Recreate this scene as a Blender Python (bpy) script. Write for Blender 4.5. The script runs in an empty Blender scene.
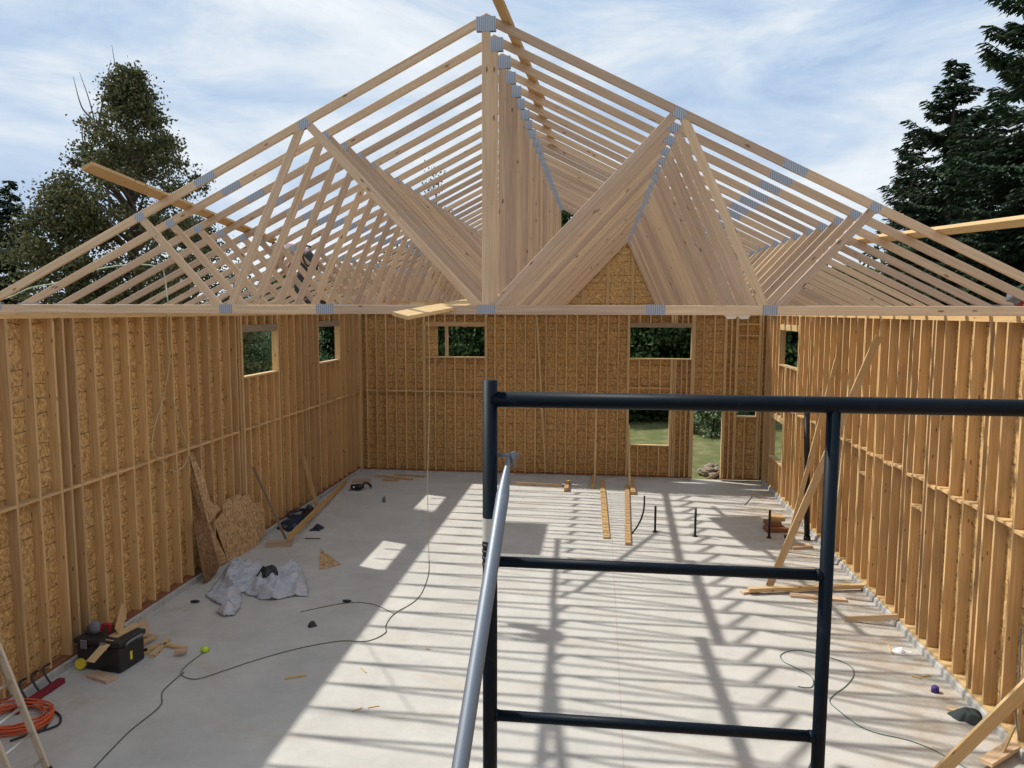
import bpy, bmesh, math, random
from mathutils import Vector, Matrix, noise
random.seed(7)
C = bpy.context.scene.collection
V = Vector
# ------------------------------------------------------------------ camera
F, YAW, PITCH, ROLL = 740.0, 0.1181, 0.0992, 0.0027
EYE = V((0, 0, 5.02))
fwd = V((-math.sin(YAW)*math.cos(PITCH), math.cos(YAW)*math.cos(PITCH), -math.sin(PITCH)))
rgt0 = V((math.cos(YAW), math.sin(YAW), 0)); up0 = rgt0.cross(fwd)
rgt = math.cos(ROLL)*rgt0 + math.sin(ROLL)*up0
upv = -math.sin(ROLL)*rgt0 + math.cos(ROLL)*up0
def ray(px, py): return fwd*F + rgt*(px-512) - upv*(py-384)
def on_x(px, py, X): d = ray(px, py); return EYE + d*((X-EYE.x)/d.x)
def on_y(px, py, Y): d = ray(px, py); return EYE + d*((Y-EYE.y)/d.y)
def on_z(px, py, Z=0.0): d = ray(px, py); return EYE + d*((Z-EYE.z)/d.z)
def on_pl(px, py, p, n): d = ray(px, py); n = V(n); return EYE + d*(((V(p)-EYE).dot(n))/d.dot(n))
cd = bpy.data.cameras.new('camera'); cam = bpy.data.objects.new('camera', cd); C.objects.link(cam)
cd.sensor_fit = 'HORIZONTAL'; cd.sensor_width = 36; cd.lens = F*36/1024; cd.clip_end = 500; cd.clip_start = .05
m = Matrix((rgt, upv, -fwd)).transposed().to_4x4(); m.translation = EYE; cam.matrix_world = m
bpy.context.scene.camera = cam
XL, XR, D, XC = -7.38, 4.81, 22.12, -1.24
ZC = 4.975; YF = -4.0

# ------------------------------------------------------------------ materials
def mat(name, col=(.5,.5,.5), rough=.8, metal=0, spec=.3):
    m = bpy.data.materials.new(name); m.use_nodes = True
    b = m.node_tree.nodes['Principled BSDF']
    b.inputs['Base Color'].default_value = (*col, 1); b.inputs['Roughness'].default_value = rough
    b.inputs['Metallic'].default_value = metal; b.inputs['Specular IOR Level'].default_value = spec
    return m
class NT:
    def __init__(s, m): s.t = m.node_tree; s.n = s.t.nodes; s.b = s.n.get('Principled BSDF')
    def new(s, typ, **kw):
        x = s.n.new(typ)
        for k, v in kw.items(): setattr(x, k, v)
        return x
    def l(s, a, b): s.t.links.new(a, b)
    def mapping(s, src, scale, loc=(0,0,0)):
        tc = s.new('ShaderNodeTexCoord'); mp = s.new('ShaderNodeMapping')
        mp.inputs['Scale'].default_value = scale; mp.inputs['Location'].default_value = loc
        s.l(tc.outputs[src], mp.inputs[0]); return mp.outputs[0]
    def noise(s, vec, scale, detail=4, rough=.5, dist=0):
        x = s.new('ShaderNodeTexNoise'); s.l(vec, x.inputs['Vector'])
        x.inputs['Scale'].default_value = scale; x.inputs['Detail'].default_value = detail
        x.inputs['Roughness'].default_value = rough; x.inputs['Distortion'].default_value = dist
        return x.outputs['Fac']
    def ramp(s, fac, stops):
        x = s.new('ShaderNodeValToRGB'); s.l(fac, x.inputs[0]); e = x.color_ramp.elements
        while len(e) < len(stops): e.new(.5)
        for el, (p, c) in zip(e, stops):
            el.position = p; el.color = (*c, 1) if len(c) == 3 else c
        return x.outputs[0]
    def mix(s, fac, a, b, mode='MIX'):
        x = s.new('ShaderNodeMix', data_type='RGBA', blend_type=mode)
        for sock, v in ((x.inputs[0], fac), (x.inputs[6], a), (x.inputs[7], b)):
            if hasattr(v, 'is_linked'): s.l(v, sock)
            elif isinstance(v, (int, float)): sock.default_value = v
            else: sock.default_value = (*v, 1)
        return x.outputs[2]
    def math(s, op, a, b=None, c=None):
        x = s.new('ShaderNodeMath', operation=op)
        for i, v in enumerate((a, b, c)):
            if v is None: continue
            if hasattr(v, 'is_linked'): s.l(v, x.inputs[i])
            else: x.inputs[i].default_value = v
        return x.outputs[0]
    def bump(s, h, strength=.3, dist=.01):
        x = s.new('ShaderNodeBump'); x.inputs['Strength'].default_value = strength; x.inputs['Distance'].default_value = dist
        s.l(h, x.inputs['Height']); s.l(x.outputs[0], s.b.inputs['Normal'])

def wood(name, light, dark, knot=(.16,.07,.03), var=.25, grain=.55):
    m = mat(name, light, .75, 0, .25); t = NT(m)
    oi = t.new('ShaderNodeObjectInfo'); tcu = t.new('ShaderNodeTexCoord'); cx_ = t.new('ShaderNodeCombineXYZ')
    t.l(t.math('MULTIPLY', oi.outputs['Random'], 61), cx_.inputs[0]); t.l(t.math('MULTIPLY', oi.outputs['Random'], 37), cx_.inputs[1])
    va = t.new('ShaderNodeVectorMath', operation='ADD'); t.l(tcu.outputs['UV'], va.inputs[0]); t.l(cx_.outputs[0], va.inputs[1])
    def mapd(sc):
        mp = t.new('ShaderNodeMapping'); mp.inputs['Scale'].default_value = sc; t.l(va.outputs[0], mp.inputs[0]); return mp.outputs[0]
    g = t.noise(mapd((1.3, 38, 1)), 1, 5, .6, .4)
    base = t.ramp(g, [(.3, light), (.3+grain*.75, dark)])
    # broad streak
    s2 = t.noise(mapd((.35, 3.0, 1)), 1, 2)
    base = t.mix(t.math('MULTIPLY', s2, .35), base, tuple(c*.62 for c in dark))
    vo = t.new('ShaderNodeTexVoronoi'); vo.inputs['Scale'].default_value = 1; vo.inputs['Randomness'].default_value = 1
    t.l(mapd((3.0, 9, 1)), vo.inputs['Vector'])
    k = t.ramp(vo.outputs['Distance'], [(.07, (1,1,1)), (.125, (0,0,0))])
    base = t.mix(t.math('MULTIPLY', k, .85), base, knot)
    br = t.math('MULTIPLY_ADD', oi.outputs['Random'], var, 1-var*.6)
    cb = t.new('ShaderNodeCombineColor'); 
    t.l(br, cb.inputs[0]); t.l(br, cb.inputs[1]); t.l(t.math('MULTIPLY', br, t.math('MULTIPLY_ADD', oi.outputs['Random'], -.12, 1.06)), cb.inputs[2])
    t.l(t.mix(1.0, base, cb.outputs[0], 'MULTIPLY'), t.b.inputs['Base Color'])
    return m
M = {}
M['truss'] = wood('truss_wood', (.70,.52,.365), (.50,.34,.215), var=.36)
M['stud'] = wood('stud_wood', (.77,.53,.275), (.53,.325,.145), var=.28)
M['fresh'] = wood('fresh_wood', (.66,.475,.26), (.55,.37,.175), var=.12)
M['gold'] = wood('ribbon_wood', (.60,.40,.19), (.47,.28,.11), var=.12)
M['greyhead'] = wood('weathered_header', (.36,.27,.19), (.26,.19,.13), var=.1)
M['redwood'] = wood('treated_plate', (.33,.15,.07), (.24,.10,.05), var=.1)
def osb(name, a, b, c, lines=True):
    m = mat(name, a, .85, 0, .2); t = NT(m)
    uv = t.mapping('UV', (1, 1, 1))
    dn = t.new('ShaderNodeTexNoise'); dn.inputs['Scale'].default_value = 6; t.l(uv, dn.inputs['Vector'])
    wv = t.mix(.12, uv, dn.outputs['Color'])
    vo = t.new('ShaderNodeTexVoronoi'); vo.inputs['Scale'].default_value = 30
    mp = t.new('ShaderNodeMapping'); mp.inputs['Scale'].default_value = (1.5, .8, 1); mp.inputs['Rotation'].default_value = (0, 0, .5)
    t.l(wv, mp.inputs[0]); t.l(mp.outputs[0], vo.inputs['Vector'])
    sp = t.new('ShaderNodeSeparateColor'); t.l(vo.outputs['Color'], sp.inputs[0])
    col = t.ramp(sp.outputs[0], [(0, c), (.35, b), (.75, a), (1, tuple(min(1, x*1.25) for x in a))])
    edge = t.ramp(vo.outputs['Distance'], [(.45, (0,0,0)), (.9, (1,1,1))])
    col = t.mix(t.math('MULTIPLY', edge, .35), col, c)
    if lines:
        s = t.new('ShaderNodeSeparateXYZ'); t.l(uv, s.inputs[0])
        wob = t.noise(t.mapping('UV', (2.4, 5, 1)), 1, 2)
        v = t.math('MULTIPLY_ADD', wob, .10, s.outputs[1])
        fr = t.math('FRACT', t.math('DIVIDE', v, .203))
        ln = t.math('LESS_THAN', fr, .075)
        br = t.math('GREATER_THAN', t.noise(t.mapping('UV', (3.1, 4.9, 1), (4, 7, 0)), 1, 1), .42)
        col = t.mix(t.math('MULTIPLY', t.math('MULTIPLY', ln, br), .7), col, (.10,.055,.025))
    t.l(col, t.b.inputs['Base Color']); return m
M['osb'] = osb('osb_sheathing', (.61,.385,.165), (.50,.31,.125), (.34,.195,.075))
M['osb2'] = osb('osb_offcut', (.56,.37,.20), (.46,.29,.15), (.27,.16,.08), False)
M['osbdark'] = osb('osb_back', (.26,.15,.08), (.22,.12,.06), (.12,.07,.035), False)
# concrete slab
m = mat('concrete_slab', (.5,.48,.45), .85, 0, .25); t = NT(m)
o = t.mapping('Object', (1,1,1))
c = t.ramp(t.noise(o, 1.1, 9, .75), [(.3, (.41,.395,.365)), (.7, (.54,.52,.48))])
st = t.ramp(t.noise(t.mapping('Object', (.6,1.3,1)), 1.1, 8, .7, .6), [(.56, (0,0,0)), (.74, (1,1,1))])
c = t.mix(t.math('MULTIPLY', st, .6), c, (.43,.34,.225))
sp = t.ramp(t.noise(o, 7, 8, .8), [(.56, (0,0,0)), (.70, (1,1,1))])
c = t.mix(t.math('MULTIPLY', sp, .35), c, (.34,.30,.26))
sx = t.new('ShaderNodeSeparateXYZ'); t.l(t.mapping('Object', (1,1,1)), sx.inputs[0])
# sawdust and dirt swept against the right wall
dr = t.ramp(sx.outputs[0], [(.0, (0,0,0)), (1, (1,1,1))])
dn = t.ramp(t.noise(o, 1.9, 9, .75), [(.44, (0,0,0)), (.62, (1,1,1))])
dm = t.math('MULTIPLY', t.math('MINIMUM', t.math('MULTIPLY', t.math('MAXIMUM', t.math('SUBTRACT', sx.outputs[0], 3.0), 0), .8), 1.0), dn)
c = t.mix(t.math('MULTIPLY', dm, .75), c, (.36,.26,.15))
dl = t.math('MULTIPLY', t.math('MINIMUM', t.math('MULTIPLY', t.math('MAXIMUM', t.math('SUBTRACT', -5.4, sx.outputs[0]), 0), .9), 1.0), t.ramp(t.noise(o, 1.4, 9, .75), [(.5, (0,0,0)), (.7, (1,1,1))]))
c = t.mix(t.math('MULTIPLY', dl, .55), c, (.36,.27,.18))
# saw-cut chalk line down the middle
cl = t.math('LESS_THAN', t.math('ABSOLUTE', t.math('SUBTRACT', sx.outputs[0], .33)), .006)
c = t.mix(t.math('MULTIPLY', cl, .45), c, (.38,.2,.15))
t.l(c, t.b.inputs['Base Color']); t.bump(t.noise(o, 30, 5, .6), .12, .004); M['slab'] = m
m = mat('concrete_curb', (.42,.42,.41), .9); t = NT(m); o = t.mapping('Object', (1,1,1))
t.l(t.ramp(t.noise(o, 5, 7, .7), [(.3, (.30,.29,.27)), (.7, (.50,.49,.47))]), t.b.inputs['Base Color']); t.bump(t.noise(o, 14, 6, .7), .5, .03); M['curb'] = m
m = mat('lawn_grass', (.14,.2,.06), .95, 0, .1); t = NT(m); o = t.mapping('Object', (1,1,1))
c = t.ramp(t.noise(o, 1.2, 8, .7), [(.3, (.12,.15,.055)), (.5, (.20,.205,.09)), (.68, (.36,.31,.17))])
c = t.mix(t.math('MULTIPLY', t.noise(o, 14, 5, .7), .5), c, (.05,.08,.02))
t.l(c, t.b.inputs['Base Color']); t.bump(t.noise(o, 40, 5, .7), .8, .05); M['lawn'] = m
# galvanised gusset plate with rows of teeth
m = mat('gusset_steel', (.44,.48,.54), .42, .55, .5); t = NT(m)
w = t.new('ShaderNodeTexWave'); w.inputs['Scale'].default_value = 14; t.l(t.mapping('Object', (1,0,0)), w.inputs[0])
t.l(t.ramp(w.outputs['Fac'], [(.35, (.23,.25,.29)), (.6, (.40,.42,.46))]), t.b.inputs['Base Color']); M['plate'] = m
def scuff(name, col, rough, metal, amt, c2, scale=25):
    m = mat(name, col, rough, metal, .5); t = NT(m); o = t.mapping('Object', (1,1,1))
    f = t.ramp(t.noise(o, scale, 8, .7), [(.58, (0,0,0)), (.68, (1,1,1))])
    t.l(t.mix(t.math('MULTIPLY', f, amt), col, c2), t.b.inputs['Base Color']); return m
M['navy'] = scuff('navy_tube_paint', (.0025,.007,.013), .5, 0, .18, (.03,.04,.05)); M['navy'].node_tree.nodes['Principled BSDF'].inputs['Specular IOR Level'].default_value = .12
M['galv'] = scuff('galvanised_steel', (.17,.19,.22), .5, .55, .4, (.28,.30,.34), 18)
M['alu'] = scuff('ladder_aluminium', (.62,.62,.60), .4, .8, .3, (.4,.4,.38))
M['fibre'] = mat('ladder_rail', (.55,.47,.36), .6)
M['black'] = scuff('black_plastic', (.018,.018,.02), .5, 0, .3, (.06,.06,.06))
M['boxgrey'] = mat('grey_plastic', (.16,.17,.18), .5)
M['abs'] = mat('black_pipe', (.012,.012,.013), .4)
M['rag'] = mat('dark_rag', (.035,.045,.045), .9)
M['red'] = mat('red_paint', (.33,.02,.03), .5)
M['dkred'] = mat('dark_red_paint', (.20,.018,.03), .5)
M['orange'] = mat('orange_cord', (.65,.13,.05), .6)
M['cord'] = mat('grey_green_cord', (.15,.15,.11), .7)
M['teal'] = mat('green_hose', (.09,.17,.15), .6)
M['rope'] = mat('pale_rope', (.50,.44,.26), .8)
M['paleg'] = mat('pale_green_cord', (.42,.50,.36), .8)
M['white'] = mat('white_paper', (.85,.85,.85), .8)
M['yellow'] = mat('yellow_plastic', (.75,.62,.05), .5)
M['lime'] = mat('lime_plastic', (.55,.75,.06), .5)
M['purple'] = mat('purple_plastic', (.05,.03,.17), .5)
M['blue'] = mat('navy_cloth', (.022,.03,.05), .8)
M['rock'] = scuff('grey_rock', (.25,.20,.16), .9, 0, .7, (.10,.08,.06), 6)
M['bark'] = scuff('bark', (.10,.075,.055), .95, 0, .6, (.2,.17,.14), 6)
M['deadwood'] = mat('dead_branch', (.22,.19,.17), .9)
m = mat('tarp_sheet', (.48,.50,.54), .75, 0, .3); t = NT(m)
f = t.ramp(t.noise(t.mapping('Object', (1,1,1)), 7, 6, .7, .6), [(.45, (.50,.50,.53)), (.62, (.36,.38,.43)), (.75, (.20,.23,.30))])
t.l(f, t.b.inputs['Base Color']); M['tarp'] = m
def leafmat(name, a, b, c, tr=.25):
    m = mat(name, a, .7, 0, .2); t = NT(m)
    g = t.new('ShaderNodeNewGeometry')
    col = t.ramp(g.outputs['Random Per Island'], [(0, c), (.5, a), (1, b)])
    t.l(col, t.b.inputs['Base Color'])
    ts = t.new('ShaderNodeBsdfTranslucent'); t.l(col, ts.inputs[0])
    ms = t.new('ShaderNodeMixShader'); ms.inputs[0].default_value = tr
    t.l(t.b.outputs[0], ms.inputs[1]); t.l(ts.outputs[0], ms.inputs[2])
    t.l(ms.outputs[0], t.n['Material Output'].inputs[0]); return m
M['leaf'] = leafmat('maple_leaves', (.085,.095,.038), (.18,.165,.075), (.036,.042,.018))
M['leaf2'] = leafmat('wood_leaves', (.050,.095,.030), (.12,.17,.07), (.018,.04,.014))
M['leaf3'] = leafmat('lit_wood_leaves', (.17,.25,.13), (.34,.42,.25), (.06,.10,.05))  # paler copy of wood_leaves with sunlight put into the colour
M['needle'] = leafmat('spruce_needles', (.030,.058,.032), (.075,.115,.055), (.012,.026,.014), .12)
M['skin'] = mat('skin', (.45,.25,.17), .6)
M['shirt'] = mat('pale_pink_shirt', (.78,.62,.68), .9)
M['pants'] = mat('dark_trousers', (.05,.055,.06), .9)
M['hair'] = mat('dark_hair', (.03,.02,.015), .8)

# ------------------------------------------------------------------ mesh building
class MB:
    def __init__(s): s.v = []; s.f = []; s.uv = []
    def quad(s, pts, uvs):
        n = len(s.v); s.v += [tuple(p) for p in pts]; s.f.append(tuple(range(n, n+len(pts)))); s.uv += [tuple(u) for u in uvs]
    def hexa(s, c, L=0, off=None):
        """8 corners: c[0..3] one end ring, c[4..7] other end ring"""
        o = off or (random.uniform(0, 50), random.uniform(0, 50))
        l = (V(c[4])-V(c[0])).length; acc = 0; n = len(s.v)
        s.v += [tuple(p) for p in c]
        for i in range(4):
            j = (i+1) % 4; w = (V(c[j])-V(c[i])).length
            s.f.append((n+i, n+j, n+4+j, n+4+i))
            s.uv += [(o[0], o[1]+acc), (o[0], o[1]+acc+w), (o[0]+l, o[1]+acc+w), (o[0]+l, o[1]+acc)]
            acc += w+.05
        for ring, rev in ((range(4), True), (range(4, 8), False)):
            r = list(ring); 
            if rev: r = r[::-1]
            s.f.append(tuple(n+i for i in r)); w = (V(c[1])-V(c[0])).length; h = (V(c[2])-V(c[1])).length
            s.uv += [(o[0]+9, o[1]), (o[0]+9+w*.2, o[1]), (o[0]+9+w*.2, o[1]+h), (o[0]+9, o[1]+h)]
    def beam(s, p0, p1, w, t, up=(0,0,1)):
        """board of width w (towards up) and thickness t"""
        p0, p1, up = V(p0), V(p1), V(up); a = (p1-p0).normalized()
        sd = a.cross(up).normalized(); u = sd.cross(a).normalized()
        r = [(-1,-1), (1,-1), (1,1), (-1,1)]
        s.hexa([p+sd*(i*t/2)+u*(j*w/2) for p in (p0, p1) for i, j in r])
    def box(s, x0, x1, y0, y1, z0, z1, axis=None):
        d = (x1-x0, y1-y0, z1-z0); ax = axis if axis is not None else max(range(3), key=lambda i: d[i])
        lo, hi = (x0, y0, z0), (x1, y1, z1); b, c = [(1,2), (2,0), (0,1)][ax]; cs = []
        for e in (lo, hi):
            for i, j in ((0,0), (1,0), (1,1), (0,1)):
                p = [0,0,0]; p[ax] = e[ax]; p[b] = (lo, hi)[i][b]; p[c] = (lo, hi)[j][c]; cs.append(p)
        s.hexa(cs)
    def prism(s, poly, y0, y1):
        """poly in (x,z), extruded along y; u runs along first edge"""
        o = (random.uniform(0, 50), random.uniform(0, 50))
        a = V((poly[1][0]-poly[0][0], poly[1][1]-poly[0][1])).normalized(); b = V((-a.y, a.x)); n = len(poly)
        def uv(p, k=0): q = V((p[0]-poly[0][0], p[1]-poly[0][1])); return (o[0]+q.dot(a), o[1]+q.dot(b)+k)
        s.quad([(x, y0, z) for x, z in poly], [uv(p) for p in poly])
        s.quad([(x, y1, z) for x, z in poly[::-1]], [uv(p, 1) for p in poly[::-1]])
        for i in range(n):
            p, q = poly[i], poly[(i+1) % n]
            s.quad([(p[0], y1, p[1]), (q[0], y1, q[1]), (q[0], y0, q[1]), (p[0], y0, p[1])],
                   [uv(p, 2), uv(q, 2), (uv(q, 2)[0], uv(q, 2)[1]+y1-y0), (uv(p, 2)[0], uv(p, 2)[1]+y1-y0)])
    def tube(s, pts, r, n=8, cap=True):
        pts = [V(p) for p in pts]; k = len(pts); rr = r if isinstance(r, (list, tuple)) else [r]*k
        base = len(s.v); nrm = None; L = 0
        for i, p in enumerate(pts):
            d = (pts[min(i+1, k-1)]-pts[max(i-1, 0)])
            d = d.normalized() if d.length > 1e-9 else V((0,0,1))
            if nrm is None: nrm = d.orthogonal().normalized()
            else:
                nrm = (nrm-d*nrm.dot(d)); nrm = nrm.normalized() if nrm.length > 1e-6 else d.orthogonal().normalized()
            b = d.cross(nrm)
            for j in range(n):
                a = 2*math.pi*j/n; s.v.append(tuple(p+(nrm*math.cos(a)+b*math.sin(a))*rr[i]))
        for i in range(k-1):
            for j in range(n):
                q = (j+1) % n
                s.f.append((base+i*n+j, base+i*n+q, base+(i+1)*n+q, base+(i+1)*n+j)); s.uv += [(i*.1, j/n), (i*.1, (j+1)/n), (i*.1+.1, (j+1)/n), (i*.1+.1, j/n)]
        if cap:
            s.f.append(tuple(base+j for j in range(n))[::-1]); s.uv += [(0,0)]*n
            s.f.append(tuple(base+(k-1)*n+j for j in range(n))); s.uv += [(0,0)]*n
    def build(s, name, mt, parent=None, smooth=False, bevel=0, arris=0):
        me = bpy.data.meshes.new(name); me.from_pydata(s.v, [], s.f)
        if len(s.uv) == len(me.loops):
            ul = me.uv_layers.new(name='UVMap'); ul.data.foreach_set('uv', [c for u in s.uv for c in u])
        me.materials.append(mt)
        if arris:
            bm = bmesh.new(); bm.from_mesh(me); bmesh.ops.remove_doubles(bm, verts=bm.verts, dist=1e-5); bmesh.ops.recalc_face_normals(bm, faces=bm.faces)
            bmesh.ops.bevel(bm, geom=list(bm.edges), offset=arris, segments=1, affect='EDGES', profile=.5); bm.to_mesh(me); bm.free()
        if smooth: me.polygons.foreach_set('use_smooth', [True]*len(me.polygons))
        me.update(); o = bpy.data.objects.new(name, me); C.objects.link(o)
        if parent: o.parent = parent
        if bevel:
            b = o.modifiers.new('bevel', 'BEVEL'); b.width = bevel; b.segments = 2; b.limit_method = 'ANGLE'
        return o
def tag(o, label=None, cat=None, group=None, kind=None):
    for k, v in (('label', label), ('category', cat), ('group', group), ('kind', kind)):
        if v: o[k] = v
    return o
def empty(name, loc=(0,0,0), rz=0):
    o = bpy.data.objects.new(name, None); o.empty_display_size = .1; C.objects.link(o); o.location = loc; o.rotation_euler = (0,0,rz); return o
def catmull(p, n=8):
    p = [V(q) for q in p]; out = []
    for i in range(len(p)-1):
        a, b, c, d = p[max(i-1,0)], p[i], p[i+1], p[min(i+2, len(p)-1)]
        for k in range(n):
            t = k/n; out.append(.5*((2*b)+(c-a)*t+(2*a-5*b+4*c-d)*t*t+(3*b-a-3*c+d)*t**3))
    return out+[p[-1]]
def copy_tree(o, parent=None):
    c = o.copy(); C.objects.link(c); c.parent = parent
    for ch in o.children: copy_tree(ch, c)
    return c
def local(o, pts): return [V(p)-V(o.location) for p in pts]
def solo(mb, name, mt, label, cat, group=None, **kw):
    """single-mesh thing; its origin is moved to its base"""
    xs = [v[0] for v in mb.v]; ys = [v[1] for v in mb.v]; zs = [v[2] for v in mb.v]
    b = V(((min(xs)+max(xs))/2, (min(ys)+max(ys))/2, min(zs)))
    mb.v = [tuple(V(v)-b) for v in mb.v]
    o = mb.build(name, mt, **kw); o.location = b; return tag(o, label, cat, group)

# ------------------------------------------------------------------ setting: ground, slab, curbs
b = MB(); b.quad([(-150,-60,-.15), (150,-60,-.15), (150,200,-.15), (-150,200,-.15)], [(0,0)]*4)
tag(b.build('ground', M['lawn']), 'green lawn with dry patches around the building', 'lawn', kind='structure')
b = MB(); b.box(XL-.18, XR+.18, YF-.2, D+.18, -.3, 0)
tag(b.build('floor', M['slab']), 'pale grey concrete slab floor streaked with truss shadows', 'floor', kind='structure')
def curb(name, pts_fn):
    b = MB(); n = 120; prof = [(-.16, -.0), (-.16, .1), (.015, .1), (.035, .085), (.05, .0)]
    rows = []
    for i in range(n+1):
        a = i/n; rows.append([pts_fn(a, d+.004*noise.noise(V((a*14, z*9, d)))*(d > 0), z) for d, z in prof])
    for i in range(n):
        for j in range(len(prof)-1):
            b.quad([rows[i][j], rows[i][j+1], rows[i+1][j+1], rows[i+1][j]], [(0,0)]*4)
    return b.build(name, M['curb'])
Y0 = 3.2

tag(curb('trim_left', lambda a, d, z: (XL+d, Y0+(D-Y0)*a, z)), 'low concrete curb under the left stud wall', 'curb', kind='structure')
tag(curb('trim_right', lambda a, d, z: (XR-d, Y0+(D-Y0)*a, z)), 'low concrete curb under the right stud wall', 'curb', kind='structure')
def backcurb(a, d, z): return (XL+(2.75-XL)*a, D-d, z*.55)
tag(curb('trim_back', backcurb), 'low concrete curb under the back stud wall', 'curb', kind='structure')

# ------------------------------------------------------------------ stud walls
ZP0, ZP1, ZT0, ZT1 = .1, .138, 4.895, 4.971
def wall(name, P, a0, a1, openings, studs, extra, label, blockz, blockskip=(), lowblocks=(), zp=ZP0, stag=0, door=None):
    root = empty(name, P(0, 0, 0) if False else (0,0,0)); tag(root, label, 'wall', kind='structure')
    def bx(n, aa, ab, d0, d1, z0, z1, mt, par=root, ax=None):
        p, q = P(aa, d0, z0), P(ab, d1, z1); lo = [min(p[i], q[i]) for i in range(3)]; hi = [max(p[i], q[i]) for i in range(3)]
        b = MB(); b.box(lo[0], hi[0], lo[1], hi[1], lo[2], hi[2], ax); return b.build(n, mt, par)
    # sheathing, pierced
    As = sorted({a0, a1, *[o[4] if len(o) > 4 else o[0] for o in openings], *[o[1] for o in openings]}); Zs = sorted({.02, ZT1+.02, *[o[2] for o in openings if o[2] > .02], *[o[3] for o in openings]})
    b = MB()
    for i in range(len(As)-1):
        for j in range(len(Zs)-1):
            ac, zc = (As[i]+As[i+1])/2, (Zs[j]+Zs[j+1])/2
            if any((o[4] if len(o) > 4 else o[0]) < ac < o[1] and o[2] < zc < o[3] for o in openings): continue
            for d in (.14, .152):
                q = [(As[i], Zs[j]), (As[i+1], Zs[j]), (As[i+1], Zs[j+1]), (As[i], Zs[j+1])]
                b.quad([P(a, d, z) for a, z in q], q)
    for o in openings:
        x0 = o[4] if len(o) > 4 else o[0]
        for (p, q) in (((x0, o[2]), (x0, o[3])), ((o[1], o[2]), (o[1], o[3])), ((x0, o[2]), (o[1], o[2])), ((x0, o[3]), (o[1], o[3]))):
            b.quad([P(p[0], .14, p[1]), P(q[0], .14, q[1]), P(q[0], .152, q[1]), P(p[0], .152, p[1])], [(0,0), (0,1), (.01,1), (.01,0)])
    b.build('sheathing', M['osb'], root)
    # plates
    cuts = [o for o in openings if o[2] <= .2]; segs = [(a0, a1)]
    for o in cuts: segs = [s for g in segs for s in ((g[0], min(g[1], o[0])), (max(g[0], o[1]), g[1])) if s[1]-s[0] > .01] if True else segs
    for g in segs: bx('bottom_plate', g[0], g[1], .0, .139, zp, zp+.038, M['fresh'] if name == 'wall_right' else M['redwood'])
    for z in (ZT0, ZT0+.038): bx('top_plate', a0, a1, 0, .139, z, z+.038, M['stud'])
    kings = []
    for o in openings:
        kings += [o[0]-.057, o[0]-.019, o[1]+.019, o[1]+.057]
    allst = sorted([(a, False) for a in studs]+[(a, True) for a in extra])
    for a, ex in allst:
        if any(abs(a-k) < .05 for k in kings) and not ex: continue
        ins = sorted([o for o in openings if o[0]-.03 < a < o[1]+.03], key=lambda o: o[2])
        z = zp+.038
        for o in ins:
            if o[2] > .2: bx('stud', a-.019, a+.019, .001, .139, z, o[2]-.038, M['stud'])
            z = o[3]+.14
        if z < ZT0-.03: bx('stud', a-.019, a+.019, .001, .139, z, ZT0, M['stud'])
    kk = []
    for k in sorted(kings):
        if any(o[0]-.005 < k < o[1]+.005 for o in openings if abs(k-o[0]) > .06 and abs(k-o[1]) > .06) : pass
        if kk and k-kk[-1] < .037: continue
        kk.append(k)
    for k in kk:
        z = zp+.038
        for o in sorted([o for o in openings if o[0]-.018 < k < o[1]+.018], key=lambda o: o[2]):
            if o[2]-.038 > z: bx('king_stud', k-.019, k+.019, 0, .139, z, o[2]-.038, M['fresh' if name == 'wall_back' else 'stud'])
            z = o[3]+.14
        bx('king_stud', k-.019, k+.019, 0, .139, z, ZT0, M['fresh' if name == 'wall_back' else 'stud'])
    # blocking between studs
    ss = sorted([a for a, _ in allst]+kings)
    n = 0
    for i in range(len(ss)-1):
        l, r = ss[i]+.019, ss[i+1]-.019
        if r-l < .12: continue
        mid = (l+r)/2
        if any(o[0]-.02 < mid < o[1]+.02 and o[2]-.1 < blockz < o[3]+.14 for o in openings): continue
        if any(s0 < mid < s1 for s0, s1 in blockskip): continue
        z = blockz + (stag*(1 if n % 2 else -1)); n += 1
        bx('blocking', l, r, .002, .138, z-.019, z+.019, M['stud'])
        if any(s0 < mid < s1 for s0, s1 in lowblocks): bx('blocking', l, r, .002, .138, z-.48, z-.442, M['stud'])
    return root, bx
def opening(kind, n, bx, o, hmat, hh=.14, door=False):
    r = empty('%s_%d' % (kind, n)); tag(r, None, None, kind='structure')
    bx('header', o[0]-.019, o[1]+.019, -.002, .139, o[3], o[3]+hh, hmat, r)
    if not door: bx('sill', o[0], o[1], -.002, .139, o[2]-.038, o[2], M['fresh'], r)
    if not door:
        bx('sill_bevel', o[0], o[1], .139, .153, o[2]-.03, o[2]-.001, M['fresh'], r)
    return r
# left
oL = [(14.64, 16.32, 3.62, 4.55), (18.84, 20.42, 3.62, 4.57)]
studs = [8.87+.4*k for k in range(-14, 34)]
PL = lambda a, d, z: (XL-d, a, z)
wl, bx = wall('wall_left', PL, Y0, D, oL, [s for s in studs if Y0 < s < D-.1], [Y0+.02, 9.46, 14.35, 17.9, 21.55, D-.02], 'left wall of timber studs over brown OSB sheathing', 2.5)
for i, o in enumerate(oL): tag(opening('window', i+1, bx, o, M['greyhead'], .15), ['nearer unglazed window opening high in the left wall', 'farther unglazed window opening high in the left wall'][i], 'window')
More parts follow.
